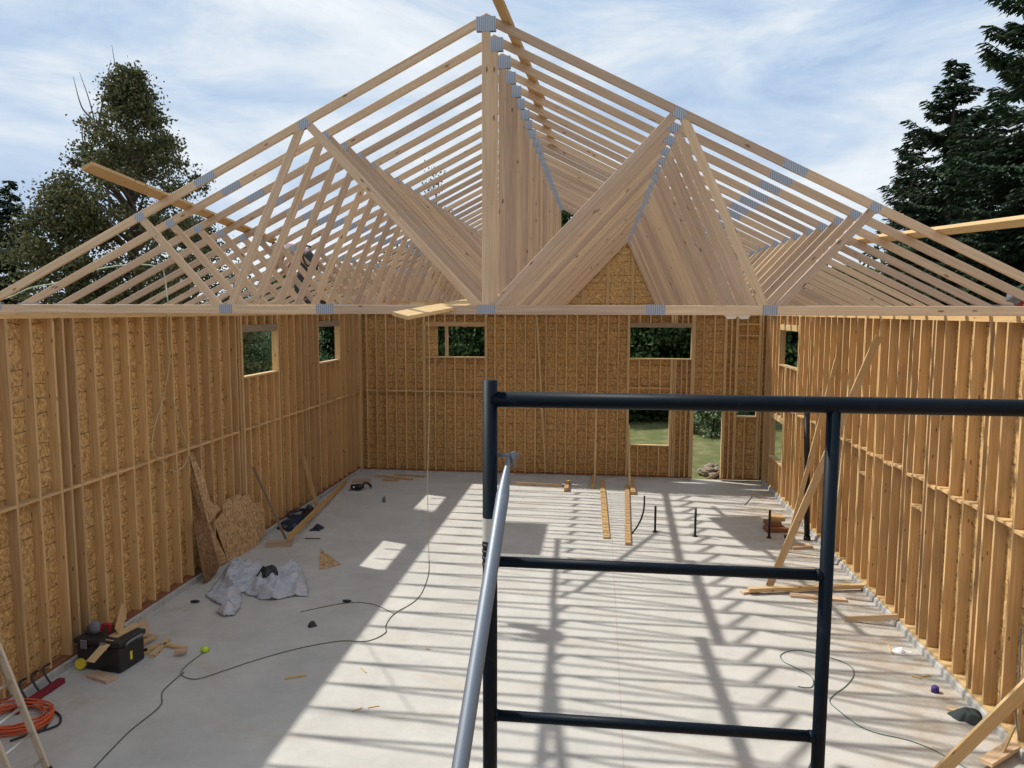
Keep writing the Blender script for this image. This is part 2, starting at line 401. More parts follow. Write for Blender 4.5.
# right
oR = [(18.8, 20.66, 3.60, 4.52), (20.0, 21.42, .95, 2.05)]
PR = lambda a, d, z: (XR+d, a, z)
wr, bx = wall('wall_right', PR, Y0, D, oR, [s for s in [9.05+.4*k for k in range(-14, 34)] if Y0 < s < D-.1],
     [Y0+.02, 9.72, 11.34, 12.1, 13.5, 14.2, 17.7, D-.02], 'right wall of timber studs with sunlit edges over OSB sheathing', 2.5, blockskip=((16.3, 17.2),), lowblocks=((13.75, 14.19), (11.34, 11.8)), stag=.018)
for i, o in enumerate(oR): tag(opening('window', i+3, bx, o, M['fresh'], .15), ['small window opening high in the right wall near the back corner', 'small window opening low in the right wall near the back corner'][i], 'window')
# back
oB = [(-5.30, -3.46, 3.61, 4.53, -4.93), (.88, 2.66, 3.62, 4.53), (.88, 2.07, 1.03, 2.1), (2.776, 3.60, 0.0, 2.1), (4.0, 4.57, 1.95, 2.35, 4.0)]
PB = lambda a, d, z: (a, D+d, z)
studs = [-7.15+.308*k for k in range(0, 40)]
wb, bx = wall('wall_back', PB, XL, XR, oB, [s for s in studs if s < XR-.15], [XL+.02, XL+.06, 2.18, 2.23, 2.55, 3.8, 3.94, 4.68, XR-.02],
     'back wall of closely spaced studs over OSB sheathing', 2.54, blockskip=((-3.3, .7), (.7, 5)), zp=.055)
for i, (o, hm) in enumerate(((oB[0], M['stud']), (oB[1], M['greyhead']), (oB[2], M['stud']), (oB[4], M['stud']))):
    tag(opening('window', i+5, bx, o, hm, .14), ['high window opening in the back wall left of centre', 'high wide window opening in the back wall right of centre', 'low window opening in the back wall showing the lawn', 'small low opening between the doorway and the right corner'][i], 'window')
tag(opening('door', 1, bx, oB[3], M['stud'], .2, True), 'open doorway in the back wall with lawn outside', 'doorway')
bx('jack_stud', -4.68, -4.60, .002, .138, 3.61, 4.53, M['stud']); bx('blocking', .88, 2.18, .002, .138, 2.72, 2.758, M['stud']); bx('blocking', 4.0, 4.62, .002, .138, 4.29, 4.328, M['stud']); bx('blocking', 4.0, 4.62, .002, .138, 4.62, 4.658, M['stud'])

for nm, P_, lab in (('wall_left_added', PL, 'unseen front stretch of the left wall, added for the bounce light'), ('wall_right_added', PR, 'unseen front stretch of the right wall, added for the bounce light'), ('wall_front_added', lambda a, d, z: (a, YF-d, z), 'unseen front wall of studs and OSB, added for the bounce light')):  # unseen walls behind the viewer, added to shape the bounce light inside
    lo, hi = (XL, XR) if nm == 'wall_front_added' else (YF, Y0); b = MB()
    for d in (.14, .152):
        q = [(lo, .0), (hi, .0), (hi, ZT1+.02), (lo, ZT1+.02)]; b.quad([P_(a, d, z) for a, z in q], q)
    rt = empty(nm); tag(rt, lab, 'wall', kind='structure'); b.build('sheathing', M['osb'], rt)
    k = lo+.2
    while k < hi:
        p, q = P_(k, .001, .1), P_(k+.038, .139, ZT1); b = MB(); b.box(min(p[0], q[0]), max(p[0], q[0]), min(p[1], q[1]), max(p[1], q[1]), .1, ZT1, 2); b.build('stud', M['stud'], rt); k += .406

# ------------------------------------------------------------------ roof trusses
HK = 3.155; HW = 6.14; TH = .019
def truss_proto():
    root = empty('roof_truss', (XC, 0, ZC))
    def seg(x0, z0, x1, z1, n, th=TH-.0012, w=.089):
        a = V((x1-x0, z1-z0)).normalized(); q = V((-a.y, a.x))*(w/2); b = MB()
        b.prism([(x0-q.x, z0-q.y), (x1-q.x, z1-q.y), (x1+q.x, z1+q.y), (x0+q.x, z0+q.y)], -th, th); b.build(n, M['truss'], root, arris=.004)
    for x0, x1 in ((-HW, -1.83), (-1.83, 1.82), (1.82, HW)):
        b = MB(); b.prism([(x0, 0), (x1, 0), (x1, .1), (x0, .1)], -TH, TH); b.build('bottom_chord', M['truss'], root, arris=.004)
    tw = .0995
    for s in (-1, 1):
        for x0, x1 in ((0, 3.2), (3.2, 6.75)):
            b = MB(); P = [(s*x0, HK-.5*x0-tw), (s*x1, HK-.5*x1-tw), (s*x1, HK-.5*x1), (s*x0, HK-.5*x0)]
            if s < 0: P = P[::-1]
            b.prism(P, -TH-.0006, TH+.0006); b.build('top_chord', M['truss'], root, arris=.004)
    seg(0, .05, 0, HK-.06, 'king_post')
    for s in (-1, 1):
        tz = lambda x: HK-.5*x-.06
        seg(s*.06, .06, s*2.0, tz(2.0), 'web'); seg(s*2.05, tz(2.05), s*2.96, .05, 'web'); seg(s*3.05, .05, s*4.0, tz(4.0), 'web')
    def plate(x, z, w, h, ang=0):
        b = MB(); ca, sa = math.cos(ang), math.sin(ang)
        for y in (-TH-.0032, TH+.0012):
            cs = []
            for yy in (y, y+.002):
                for i, j in ((-1,-1), (1,-1), (1,1), (-1,1)):
                    dx, dz = i*w/2, j*h/2; cs.append((dx*ca-dz*sa, yy, dx*sa+dz*ca))
            b.hexa(cs)
        o = b.build('gusset_plate', M['plate'], root); o.location = (x, 0, z)
    plate(0, HK-.11, .21, .15); plate(0, .055, .20, .10)
    for s in (-1, 1):
        plate(s*3.2, HK-1.6-.052, .26, .085, -s*math.atan(.5)); plate(s*3.0, .055, .15, .10)
        plate(s*2.02, HK-1.01-.07, .12, .10, -s*.46); plate(s*4.0, HK-2-.06, .11, .09, -s*.46); plate(s*5.95, .08, .3, .09, 0)
    plate(-1.83, .055, .20, .11); plate(1.82, .055, .21, .11)
    return root
tp = truss_proto()
ords = 'front|second|third|fourth|fifth|sixth|seventh|eighth|ninth|tenth|eleventh|twelfth|thirteenth|fourteenth|fifteenth|sixteenth|seventeenth|eighteenth|nineteenth|twentieth|twenty-first|twenty-second|twenty-third|last'.split('|')
for i in range(24):
    o = tp if i == 0 else copy_tree(tp)
    o.location = (XC+random.uniform(-.012, .012)*(i > 0), 8.05+.612*i if i < 23 else D+.06, ZC)
    lab = 'frontmost pale timber roof truss spanning the whole picture' if i == 0 else ('rearmost timber roof truss standing on the back wall' if i == 23 else '%s timber roof truss counting back from the front one' % ords[i])
    tag(o, lab, 'roof truss', 'roof trusses standing in a row on the walls')
# gable boarding on the back wall
b = MB()
zt = lambda x: ZC+HK-.5*abs(x-XC)
ztop = 7.42
xs = [XL-.1, XC-2*(HK+ZC-ztop), XC+2*(HK+ZC-ztop), XR+.1]
poly = [(xs[0], ZC+.02), (xs[3], ZC+.02), (xs[3], zt(xs[3])+.0), (xs[2], ztop), (xs[1], ztop), (xs[0], zt(xs[0]))]
poly = [(x, max(z, ZC+.02)) for x, z in poly]
for y in (D+.14, D+.152): b.quad([(x, y, z) for x, z in poly], poly)
gb = b.build('sheathing', M['osb'])
gr = empty('wall_gable'); tag(gr, 'OSB gable triangle above the back wall behind the trusses', 'wall', kind='structure'); gb.parent = gr
for k in range(-4, 6):
    x = .93-.72*k+.0
    if XL < x < XR:
        b = MB(); b.box(x-.045, x+.045, D+.1, D+.139, ZC+.1, min(zt(x)-.1, 7.9)); b.build('stud', M['stud'], gr)

# ------------------------------------------------------------------ boards on the roof and chords
def board(p0, p1, w, t, up, mt, label, cat='board', name='timber_board', group=None):
    b = MB(); b.beam(p0, p1, w, t, up); return solo(b, name, mt, label, cat, group)
nl = V((-.5, 0, 1)).normalized(); nr = V((.5, 0, 1)).normalized()
pl = V((XC, 0, ZC+HK))+nl*.02; pr = V((XC, 0, ZC+HK))+nr*.02
def roofboard(a, c, n, p, label, mt, ext0=0, ext1=0):
    A, B = on_pl(*a, p, n), on_pl(*c, p, n); d = (B-A).normalized()
    A -= d*ext0; B += d*ext1
    s = n.cross(d)
    return board(A, B, .12, .038, s, mt, label, 'roof brace board', 'brace_board')
roofboard((87, 166), (267, 238), nl, pl, 'golden brace board on the left roof slope, sticking out past the front truss', M['gold'], ext0=0, ext1=.3)
roofboard((1055, 217), (858, 241), nr, pr, 'pale brace board jutting out over the right roof slope', M['fresh'], ext0=.3, ext1=.4)
roofboard((509, 25), (541, 98), nr, pr, 'brace board beside the ridge rising out of the top of the picture', M['gold'], ext0=1.9, ext1=.2)
roofboard((531, 86), (556, 150), nr, pr+nr*.0, 'second brace board near the ridge, lapping behind the first', M['gold'])
# walking boards and sheets lying on the bottom chords
zb = ZC+.1
def flat(x0, y0, x1, y1, w, z, label, mt=M['fresh'], t=.038, name='walk_board', cat='board', group=None):
    return board((x0, y0, z+t/2), (x1, y1, z+t/2), t, w, (0,0,1), mt, label, cat, name, group)
flat(-2.15, 8.6, -2.25, 12.6, .17, zb+.002, 'long walk board on the bottom chords, left of the king posts', name='walk_board')
flat(-2.02, 12.4, -2.0, 16.2, .17, zb+.042, 'walk board on the bottom chords lapping over the front one')
flat(-2.2, 16.0, -2.0, 21.9, .16, zb+.002, 'rearmost walk board on the bottom chords left of centre')
flat(-4.45, 9.1, -4.55, 13.6, .11, zb+.002, 'walk board on the bottom chords under the crouching worker')
flat(-4.62, 13.4, -4.75, 17.3, .10, zb+.042, 'walk board on the left bottom chords beyond the worker')
flat(-2.5, 18.2, -4.3, 14.2, .09, zb+.085, 'thin diagonal board across the bottom chords', M['gold'])
flat(-.9, 20.5, 0.3, 13.0, .09, zb+.002, 'narrow slanting board on the bottom chords right of centre', M['gold'])
def sheet(x0, x1, y0, y1, z, rot, label):
    b = MB(); b.box(-(x1-x0)/2, (x1-x0)/2, -(y1-y0)/2, (y1-y0)/2, 0, .012, 1)
    o = b.build('osb_sheet', M['osb2']); o.location = ((x0+x1)/2, (y0+y1)/2, z); o.rotation_euler = (0, 0, rot); tag(o, label, 'board'); return o
sheet(-6.15, -5.0, 16.1, 18.4, zb+.002, 0, 'full OSB sheet lying on the bottom chords at the left rear')
sheet(-.95, .35, 17.1, 19.6, zb+.045, .22, 'OSB sheet lying askew on the bottom chords near the middle')
# tilted plank poking out below the front bottom chord
A = on_y(400, 315.8, 7.25); B = on_y(458, 305.0, 8.3)
d = (B-A).normalized(); B2 = A+d*2.4
board(A, B2, .038, .19, (.22,-.06,1), M['fresh'], 'pale plank poking forward over the bottom chord of the front truss', 'plank', 'plank')
for i, (px, y) in enumerate(((731, 8.75), (744, 8.75))):
    p = on_y(px, 317, y); b = MB()
    b.quad([p+V((-.09, 0, .03)), p+V((.08, 0, .03)), p+V((.05, 0, -.02)), p+V((-.03, .01, -.025))], [(0,0)]*4)
    b.quad([p+V((-.09, .002, .03)), p+V((.08, .002, .03)), p+V((.05, .012, -.02)), p+V((-.03, .012, -.025))][::-1], [(0,0)]*4)
    solo(b, 'paper_tag', M['white'], ['left of two white paper scraps hanging under the front chord', 'right of two white paper scraps hanging under the front chord'][i], 'paper tag', 'white paper scraps under the chords')

# ------------------------------------------------------------------ scaffold in the foreground
def scaffold_frame(Y, xa, label):
    """one tubular end frame, standing on frames below, xa left post"""
    root = empty('scaffold_frame', (xa, Y, 2.9)); tag(root, label, 'scaffold', None)
    def tb(n, pts, r, mt=M['navy'], par=root, k=20):
        b = MB(); b.tube(local(root, pts), r, k); return b.build(n, mt, par, True)
    zt_ = 4.834; zr = 4.783
    xin = xa+.884; xo = xa+1.52; R = .0212
    tb('post', [(xa, Y, 2.9), (xa, Y, zt_)], R*.95)
    tb('post', [(xo, Y, 2.9), (xo, Y, zt_)], R*.95)
    tb('top_rail', [(xa+.005, Y, zr), (xo, Y, zr)], R)
    tb('inner_post', [(xin, Y, 2.9), (xin, Y, zr)], R*.82)
    for z in (zr-.447, zr-.890, zr-1.335, zr-1.78):
        tb('rung', [(xa, Y, z), (xin, Y, z)], R*.70)
        tb('weld_collar', [(xa+R*.7, Y, z), (xa+R*1.2, Y, z)], R*.76); tb('weld_collar', [(xin-R*1.25, Y, z), (xin-R*.6, Y, z)], R*.76)
    for xx, dirn in ((xa, 1), (xo, -1)):
        for z in (4.63, 3.35):
            pin = tb('brace_pin', [(xx, Y-.0, z), (xx+dirn*.075, Y, z)], .006, M['galv'], k=10)
            lk = tb('wing_lock', [(xx+dirn*.062, Y-.0, z+.010), (xx+dirn*.066, Y, z-.030)], [.010, .006], M['galv'], k=10); lk.parent = pin
    return root
SY = 1.95; pL = on_y(490, 480, SY); xa = pL.x
fr = scaffold_frame(SY, xa, 'dark navy tubular scaffold frame in the foreground')
# white maker sticker and black tape rings on the left post
b = MB(); rr = .0212*.95+.0006; zz = [on_y(489, 540, SY).z, on_y(489, 517, SY).z]
for k in range(8):
    a0, a1 = math.radians(180+k*14), math.radians(180+(k+1)*14)
    b.quad([(rr*math.cos(a0), rr*math.sin(a0), zz[0]-2.9), (rr*math.cos(a1), rr*math.sin(a1), zz[0]-2.9), (rr*math.cos(a1), rr*math.sin(a1), zz[1]-2.9), (rr*math.cos(a0), rr*math.sin(a0), zz[1]-2.9)], [(0,0)]*4)
b.build('sticker', mat('worn_sticker', (.5,.5,.47), .7), fr, True).parent = [c for c in fr.children if c.name.startswith('post')][0]
for k in range(4):
    b = MB(); z = zz[0]-2.9-.015-.018*k; b.tube([(0,0,z), (0,0,z+.007)], .0212*.95+.002, 20); b.build('tape_ring', M['black'], fr, True)
fr2 = scaffold_frame(-.30, xa, 'dark navy scaffold frame behind the near one, by the viewer')
for lvl, z0 in enumerate((.97, -.96+.0)):
    for Y in (SY, -.30):
        r = empty('scaffold_frame', (xa, Y, max(z0, 0))); zt2 = 2.9 if lvl == 0 else .97; zl = .97 if lvl == 0 else .0
        tag(r, '%s scaffold frame of the %s pair' % (('middle' if lvl == 0 else 'lowest'), ('far' if Y > 0 else 'near')), 'scaffold')
        for x in (0, 1.52, ):
            b = MB(); b.tube([(x, 0, zl-r.location.z), (x, 0, zt2-r.location.z)], .0201, 14); b.build('post', M['navy'], r, True)
        b = MB(); b.tube([(0, 0, zt2-r.location.z-.06), (1.52, 0, zt2-r.location.z-.06)], .0205, 14); b.build('top_rail', M['navy'], r, True)
        b = MB(); b.tube([(.895, 0, zl-r.location.z), (.895, 0, zt2-r.location.z-.06)], .019, 14); b.build('inner_post', M['navy'], r, True)
        for k in range(3 if lvl == 0 else 1):
            z = zt2-r.location.z-.06-.435*(k+1); b = MB(); b.tube([(0, 0, z), (.895, 0, z)], .0148, 12); b.build('rung', M['navy'], r, True)
# deck planks the viewer stands on
for k in range(5):
    x = xa+.16+.28*k
    flat(x, -.5, x, 2.1, .26, zb*0+3.10, ['scaffold deck plank nearest the left posts', 'second scaffold deck plank from the left', 'middle scaffold deck plank', 'fourth scaffold deck plank from the left', 'scaffold deck plank nearest the right posts'][k], M['gold'], name='deck_plank', cat='plank')
# galvanised cross brace
A = on_y(507, 455, SY-.002); A.x = xa+.052; B = on_y(460, 768, 1.36); dd = (B-A).normalized()
E = A+dd*((SY+.30)/-dd.y)
cb = empty('cross_brace', tuple(A)); tag(cb, 'shiny galvanised cross brace tube running down from the scaffold post', 'scaffold brace')
pts = [A, A+dd*.02, A+dd*.05, A+dd*.13, E-dd*.1, E]; b = MB()
rad = [.0045, .0062, .009, .0172, .0172, .006]; n = 20; base = None
b.tube([p-A for p in pts], rad, n); b.build('brace_tube', M['galv'], cb, True)
b = MB(); b.tube([V((-.028, 0, 0)), V((.026, 0, 0))], .0055, 12); b.build('pin_boss', M['galv'], cb, True)

# ------------------------------------------------------------------ lumber inside the building
foot = on_z(769, 589); B1t = on_x(879, 336, XR-.04)
board(foot+V((0,0,.05)), B1t, .125, .038, (-1,0,.5), M['fresh'], 'long diagonal brace board from the slab up to the right wall', 'brace board', 'wall_brace')
t2 = on_x(837, 359, XR-.04); f2 = on_z(786, 552); 
board(f2+V((0,0,.05)), t2, .085, .038, (-1,0,.5), M['fresh'], 'second diagonal brace board behind the long one at the right wall', 'brace board', 'wall_brace')
t3 = on_x(850, 380, XR-.04); f3 = on_z(832, 498+66)
board(f3+V((0,0,.03)), t3, .07, .038, (0,-.6,1), M['fresh'], 'steep brace board partly behind the right scaffold post', 'brace board', 'wall_brace')
def ground_board(a, c, w, t, label, mt=M['fresh'], z=0, edge=False, name='floor_board'):
    A, B = on_z(*a), on_z(*c)
    if edge: return board(A+V((0,0,w/2+z+.003)), B+V((0,0,w/2+z+.003)), w, t, (0,0,1), mt, label, 'board', name)
    return board(A+V((0,0,t/2+z+.003)), B+V((0,0,t/2+z+.003)), t, w, (0,0,1), mt, label, 'board', name)
ground_board((748, 594), (868, 590), .10, .07, 'board on the slab at the foot of the long brace', M['fresh'], .04)
ground_board((790, 596), (846, 601), .14, .038, 'short flat board just in front of the brace foot', M['truss'])
ground_board((742, 594), (766, 590), .09, .04, 'stub of wood under the left end of the brace foot board', M['truss'])
A = on_z(845, 619, .03); B = on_x(898, 610.5, XR-.02); B.z = .16
board(A, B, .09, .04, (0,0,1), M['truss'], 'short board leaning on the concrete curb by the right wall', 'board', 'floor_board')
# back-wall braces with foot blocks
p0 = on_y(537, 317, D-.03); p1 = on_y(545.5, 471, D-.05)
board(p1, p0, .055, .038, (1,0,0), M['fresh'], 'slim slanting batten against the back wall left of centre', 'batten', 'batten')
for (tx, ty, fx, fy, lab) in ((597.5, 352, 594.5, 484, 'tall brace board at the back wall behind the floor board'), (629, 425, 629.5, 489, 'tall brace board at the back wall below the low window')):
    f = on_z(fx, fy); tpp = on_y(tx, ty, D-.03)
    board(f+V((0,0,.04)), tpp, .055, .038, (1,0,0), M['fresh'], lab, 'brace board', 'wall_brace')
ground_board((592.5, 489), (594, 476), .12, .09, 'foot block under the left brace of the back wall', M['gold'], name='foot_block')
ground_board((633, 495), (631, 480), .13, .09, 'foot block under the right brace of the back wall', M['gold'], name='foot_block')
ground_board((606.5, 539), (602, 481), .14, .04, 'left of two long boards pointing along the slab', M['gold'])
ground_board((628, 545.5), (627, 486), .12, .05, 'right of two long boards pointing along the slab', M['gold'])
ground_board((516, 485), (562, 487), .09, .09, 'board lying crosswise near the back wall', M['truss'])
ground_board((566, 492), (568, 483), .11, .10, 'short upright block at the end of the crosswise board', M['gold'], name='foot_block')
ground_board((672+600-590, 484.5), (600+175/1.0*.0+190, 484), .01, .01, 'thin dark rod on the slab near the doorway', M['abs'], name='metal_rod') if False else None
# pipes
def pipe(a, h, r, label, mt=M['abs'], lean=(0,0)):
    p = on_z(*a); b = MB(); b.tube([p, p+V((lean[0], lean[1], h))], r, 14)
    if r > .03: b.tube([p, p+V((0,0,.08))], r*1.25, 14)
    else: b.tube([p, p+V((0,0,.02))], r*2.2, 14)
    return solo(b, 'pipe_stub', mt, label, 'pipe', smooth=True)
pipe((655, 532), .60, .025, 'left black pipe stub standing in the slab')
pipe((695, 536.5), .64, .025, 'middle black pipe stub standing in the slab')
pipe((769, 538), .64, .025, 'black pipe stub standing in front of the wood block stack')
pipe((807, 540), 2.95, .06, 'tall thick black pipe standing beside the right wall', lean=(-.12, 0))
q = on_z(632, 534); b = MB(); pp = [on_z(632, 534), on_y(637, 527, q.y+.05), on_y(641.5, 518, q.y+.08), on_y(644, 508, q.y+.1), on_y(644.5, 496, q.y+.1)]; pp[0].z = .02
b.tube(catmull(pp, 6), .019, 10); solo(b, 'curved_pipe', M['abs'], 'curved black tube rising from the slab', 'pipe', smooth=True)
# wood block stack
for i, (a, c, z, lab) in enumerate((((765, 531), (785, 531), 0, 'bottom brown block in the stack behind the pipe stub'), ((765, 529), (779, 529), .10, 'middle brown block in the stack behind the pipe stub'), ((769, 528), (783, 528.5), .20, 'top block in the stack behind the pipe stub'))):
    ground_board(a, c, .3, .095, lab, M['gold'] if i == 2 else M['redwood'], z, name='wood_block')
ground_board((790, 548), (810, 547), .25, .05, 'flat scrap of wood beside the tall black pipe', M['truss'], name='wood_scrap')
ground_board((784, 537), (794, 538), .2, .03, 'dark flat scrap beside the block stack', M['black'], name='wood_scrap')
# near right brace and debris
A = on_z(936, 779); B = on_x(1064, 650, XR-.03)
board(A+V((0,0,.04)), B, .135, .04, (-1,0,.9), M['fresh'], 'thick diagonal plank in the bottom right corner', 'plank', 'plank')
ground_board((985, 770), (1030, 742), .14, .045, 'plank lying behind the diagonal one in the corner', M['truss'], .06)
A = on_z(1000, 757, .05); B = on_y(1014, 726, on_z(1000, 757).y+.02)
board(A, B, .05, .02, (0,1,.2), M['fresh'], 'small stake leaning by the right curb', 'stake', 'wood_stake')
ground_board((948, 709), (960, 713), .12, .03, 'wood scrap under the dark rag', M['truss'], name='wood_scrap')
def lump(cx, cy, rx, ry, h, mt, label, name, cat, seed=0, rot=0, n=26, fold=1.0, z=0):
    b = MB(); P = {}
    for i in range(n+1):
        for j in range(n+1):
            u, v = i/n*2-1, j/n*2-1
            k = max(abs(u), abs(v)); l = math.hypot(u, v); s = k/l if l else 0
            U, W = u*s, v*s; r = math.hypot(U, W)
            ang = math.atan2(W, U)
            edge = 1+.28*noise.noise(V((math.cos(ang)*1.6+seed, math.sin(ang)*1.6, seed)))*2
            x, y = U*rx*edge, W*ry*edge
            nz = noise.noise(V((x*5/fold+seed*3, y*5/fold, seed))); rd = 1-abs(noise.noise(V((x*3.2/fold, y*3.2/fold+seed, 4.1))))*2
            zz = (1-r**3)*h*(.45+.75*max(rd, 0))+nz*h*.25*(1-r**4); x += .05*nz; 
            c, sn = math.cos(rot), math.sin(rot)
            P[i, j] = V((cx+x*c-y*sn, cy+x*sn+y*c, max(z+.004+.006*(1-r), z+zz)))
    for i in range(n):
        for j in range(n): b.quad([P[i, j], P[i+1, j], P[i+1, j+1], P[i, j+1]], [(0,0)]*4)
    cen = [P[i, j] for (i, j) in [(k, 0) for k in range(n)]+[(n, k) for k in range(n)]+[(k, n) for k in range(n, 0, -1)]+[(0, k) for k in range(n, 0, -1)]]
    o = solo(b, name, mt, label, cat, smooth=True)
    w = o.modifiers.new('weld', 'WELD'); w.merge_threshold = .0005
    return o
p = on_z(968, 718); lump(p.x, p.y, .21, .16, .10, M['rag'], 'dark crumpled rag on the slab by the right curb', 'rag', 'rag', 3)
p = on_z(935, 692); b = MB(); b.tube([p+V((0,0,.0)), p+V((0,0,.07)), p+V((0,0,.085))], [.05, .045, .03], 16); solo(b, 'cap', M['purple'], 'small purple cap on the slab near the right wall', 'cap', smooth=True)
p = on_z(901, 652); lump(p.x, p.y, .13, .09, .05, M['white'], 'crumpled white wrapper near the right wall', 'wrapper', 'wrapper', 5)
for i, (a, c, w, lab) in enumerate((((912, 676), (921, 679), .03, 'thin wood splinter above the purple cap'), ((922, 677), (930, 676), .03, 'thin wood splinter just right of the other splinter'), ((888, 645), (893, 655), .02, 'tiny splinter left of the white wrapper'), ((811, 600), (826, 606), .03, 'wood splinter before the brace foot'))):
    ground_board(a, c, w, .015, lab, M['fresh'], name='wood_splinter')
# left side leaning pieces --------------------------------------------------
def brace_left(top, ft, w, label, mt=M['stud']):
    return board(on_z(*ft)+V((0,0,.02)), on_x(*top, XL+.03), w, .03, (1,0,1), mt, label, 'board', 'leaning_board')
brace_left((253, 467), (286, 540), .05, 'thin batten leaning on the left wall, left of the two', M['greyhead'])
brace_left((303.5, 457), (317, 508), .085, 'short board leaning on the left wall, right of the two', M['stud'])
A, B = on_z(289, 547), on_z(346, 484)
board(A+V((0,0,.20)), B+V((0,0,.08)), .14, .038, (0,0,1), M['gold'], 'long plank on edge slanting along the left side of the slab', 'plank', 'plank')
ground_board((267, 546), (292, 545), .2, .10, 'stub of wood propping the near end of the long plank', M['truss'], name='wood_scrap')
ground_board((305, 539), (320, 539), .03, .012, 'thin dark stick right of the long plank', M['black'], name='stick')
def panel(pix, base, n, th, mt, name, label, cat='panel'):
    pts = [on_pl(px, py, base, n) for px, py in pix]; n = V(n).normalized(); b = MB()
    u = n.cross(V((0,0,1))).normalized(); w = u.cross(n); uv = [(p.dot(u), p.dot(w)) for p in pts]
    if n.dot(EYE-pts[0]) < 0: n = -n
    bk = [p-n*th for p in pts]
    b.quad(pts, uv); b.quad(bk[::-1], uv[::-1])
    for i in range(len(pts)):
        j = (i+1) % len(pts); b.quad([pts[j], pts[i], bk[i], bk[j]], [uv[j], uv[i], uv[i], uv[j]])
    return solo(b, name, mt, label, cat)
def leanplane(b0, b1, top):   # two floor pixels and a top pixel on the wall
    A, B, T = on_z(*b0), on_z(*b1), on_x(*top, XL+.07); return A, (B-A).cross(T-A).normalized()
c = lambda L: [(180+a/4.27, 440+b/4.27) for a, b in L]
base, n = leanplane((228, 563), (262, 543), (246, 496))
panel(c([(148,350), (182,308), (186,275), (252,233), (262,243), (292,230), (312,272), (342,262), (362,300), (366,395), (345,425), (322,470), (318,508), (206,524)]), base, n, .012, M['osb2'], 'osb_offcut', 'large stepped OSB offcut leaning on the left wall')
panel(c([(186,262), (252,228), (262,240), (196,278)]), base-n*.03, n, .012, M['osb2'], 'osb_offcut', 'narrow OSB strip showing above the large offcut')
base2, n2 = leanplane((222, 566), (236, 560), (196, 458))
panel(c([(42,68), (60,66), (112,182), (130,262), (178,292), (126,354), (205,520), (170,545), (80,210)]), base2, n2, .012, M['osb2'], 'osb_offcut', 'long pointed OSB offcut leaning left of the large one')
base3, n3 = leanplane((205, 584), (226, 572), (200, 462))
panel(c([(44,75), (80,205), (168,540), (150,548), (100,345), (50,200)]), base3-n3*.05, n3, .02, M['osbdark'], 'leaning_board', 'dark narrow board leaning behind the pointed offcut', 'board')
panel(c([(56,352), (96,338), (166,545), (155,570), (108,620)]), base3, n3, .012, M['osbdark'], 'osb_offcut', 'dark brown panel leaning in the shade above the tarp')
# gypsum-grey triangle offcut on slab
T = [on_z(319, 570, .01), on_z(341, 564, .01), on_z(320.5, 549, .01)]; b = MB()
b.quad(T[::-1], [(p.x, p.y) for p in T[::-1]]); L = [p-V((0,0,.008)) for p in T]; b.quad(L, [(0,0)]*3)
for i in range(3): j = (i+1) % 3; b.quad([T[i], T[j], L[j], L[i]], [(0,0)]*4)
solo(b, 'osb_triangle', M['osb2'], 'triangular OSB offcut lying flat on the slab', 'offcut')
# tarp: three folded heaps as one sheet
def tarp():
    b = MB(); nx, ny = 70, 50; A = on_z(206, 596); Bp = on_z(310, 592)
    outline = [(180+a/4.27, 440+bb/4.27) for a, bb in [(105,640),(150,590),(200,520),(260,512),(325,520),(400,548),(480,515),(520,530),(556,620),(545,642),(500,640),(400,662),(330,655),(290,640),(268,625),(262,690),(240,722),(180,730),(150,710),(172,680),(130,665)]]
    W = [on_z(px, py, .12) for px, py in outline]
    poly = [(p.x, p.y) for p in W]; 
    def inside(x, y):
        r = False; j = len(poly)-1
        for i in range(len(poly)):
            xi, yi = poly[i]; xj, yj = poly[j]
            if (yi > y) != (yj > y) and x < (xj-xi)*(y-yi)/(yj-yi)+xi: r = not r
            j = i
        return r
    def dist(x, y):
        m_ = 9; 
        for i in range(len(poly)):
            a, c_ = V(poly[i]), V(poly[(i+1) % len(poly)]); d = c_-a; t_ = max(0, min(1, (V((x, y))-a).dot(d)/d.length_squared)); m_ = min(m_, (V((x, y))-a-d*t_).length)
        return m_
    x0, x1 = min(p[0] for p in poly), max(p[0] for p in poly); y0, y1 = min(p[1] for p in poly), max(p[1] for p in poly); st = .028
    nx, ny = int((x1-x0)/st)+1, int((y1-y0)/st)+1; ok = {}
    for i in range(nx+1):
        for j in range(ny+1):
            x, y = x0+i*st, y0+j*st
            if not inside(x, y): continue
            e = min(1, dist(x, y)/.16); 
            q = V((x*2.3+y*.8, y*1.6-x*.6, 1.7)); rd = 1-abs(noise.noise(q))*2.6; rd2 = 1-abs(noise.noise(V((x*7.5+3, y*6-x*3, .4))))*2.2
            z = .02+e*(.03+.16*max(rd, 0)**1.5+.06*max(rd2, 0)**2)
            ok[i, j] = len(b.v); b.v.append((x+.04*noise.noise(q*2), y+.04*noise.noise(q*2+V((5,5,5))), z))
    for (i, j) in list(ok):
        if all(k in ok for k in ((i+1, j), (i+1, j+1), (i, j+1))):
            b.f.append((ok[i, j], ok[i+1, j], ok[i+1, j+1], ok[i, j+1]))
    b.uv = []
    o = solo(b, 'tarp', M['tarp'], 'crumpled grey-white tarp heaped on the slab beside the offcuts', 'tarp', smooth=True)
    s = o.modifiers.new('solid', 'SOLIDIFY'); s.thickness = .006; s.offset = -1
tarp()
p = on_z(265, 585); o = lump(p.x, p.y+.12, .22, .17, .22, M['black'], 'black cloth bundled in the folds of the tarp', 'cloth', 'cloth', 8, z=.08)
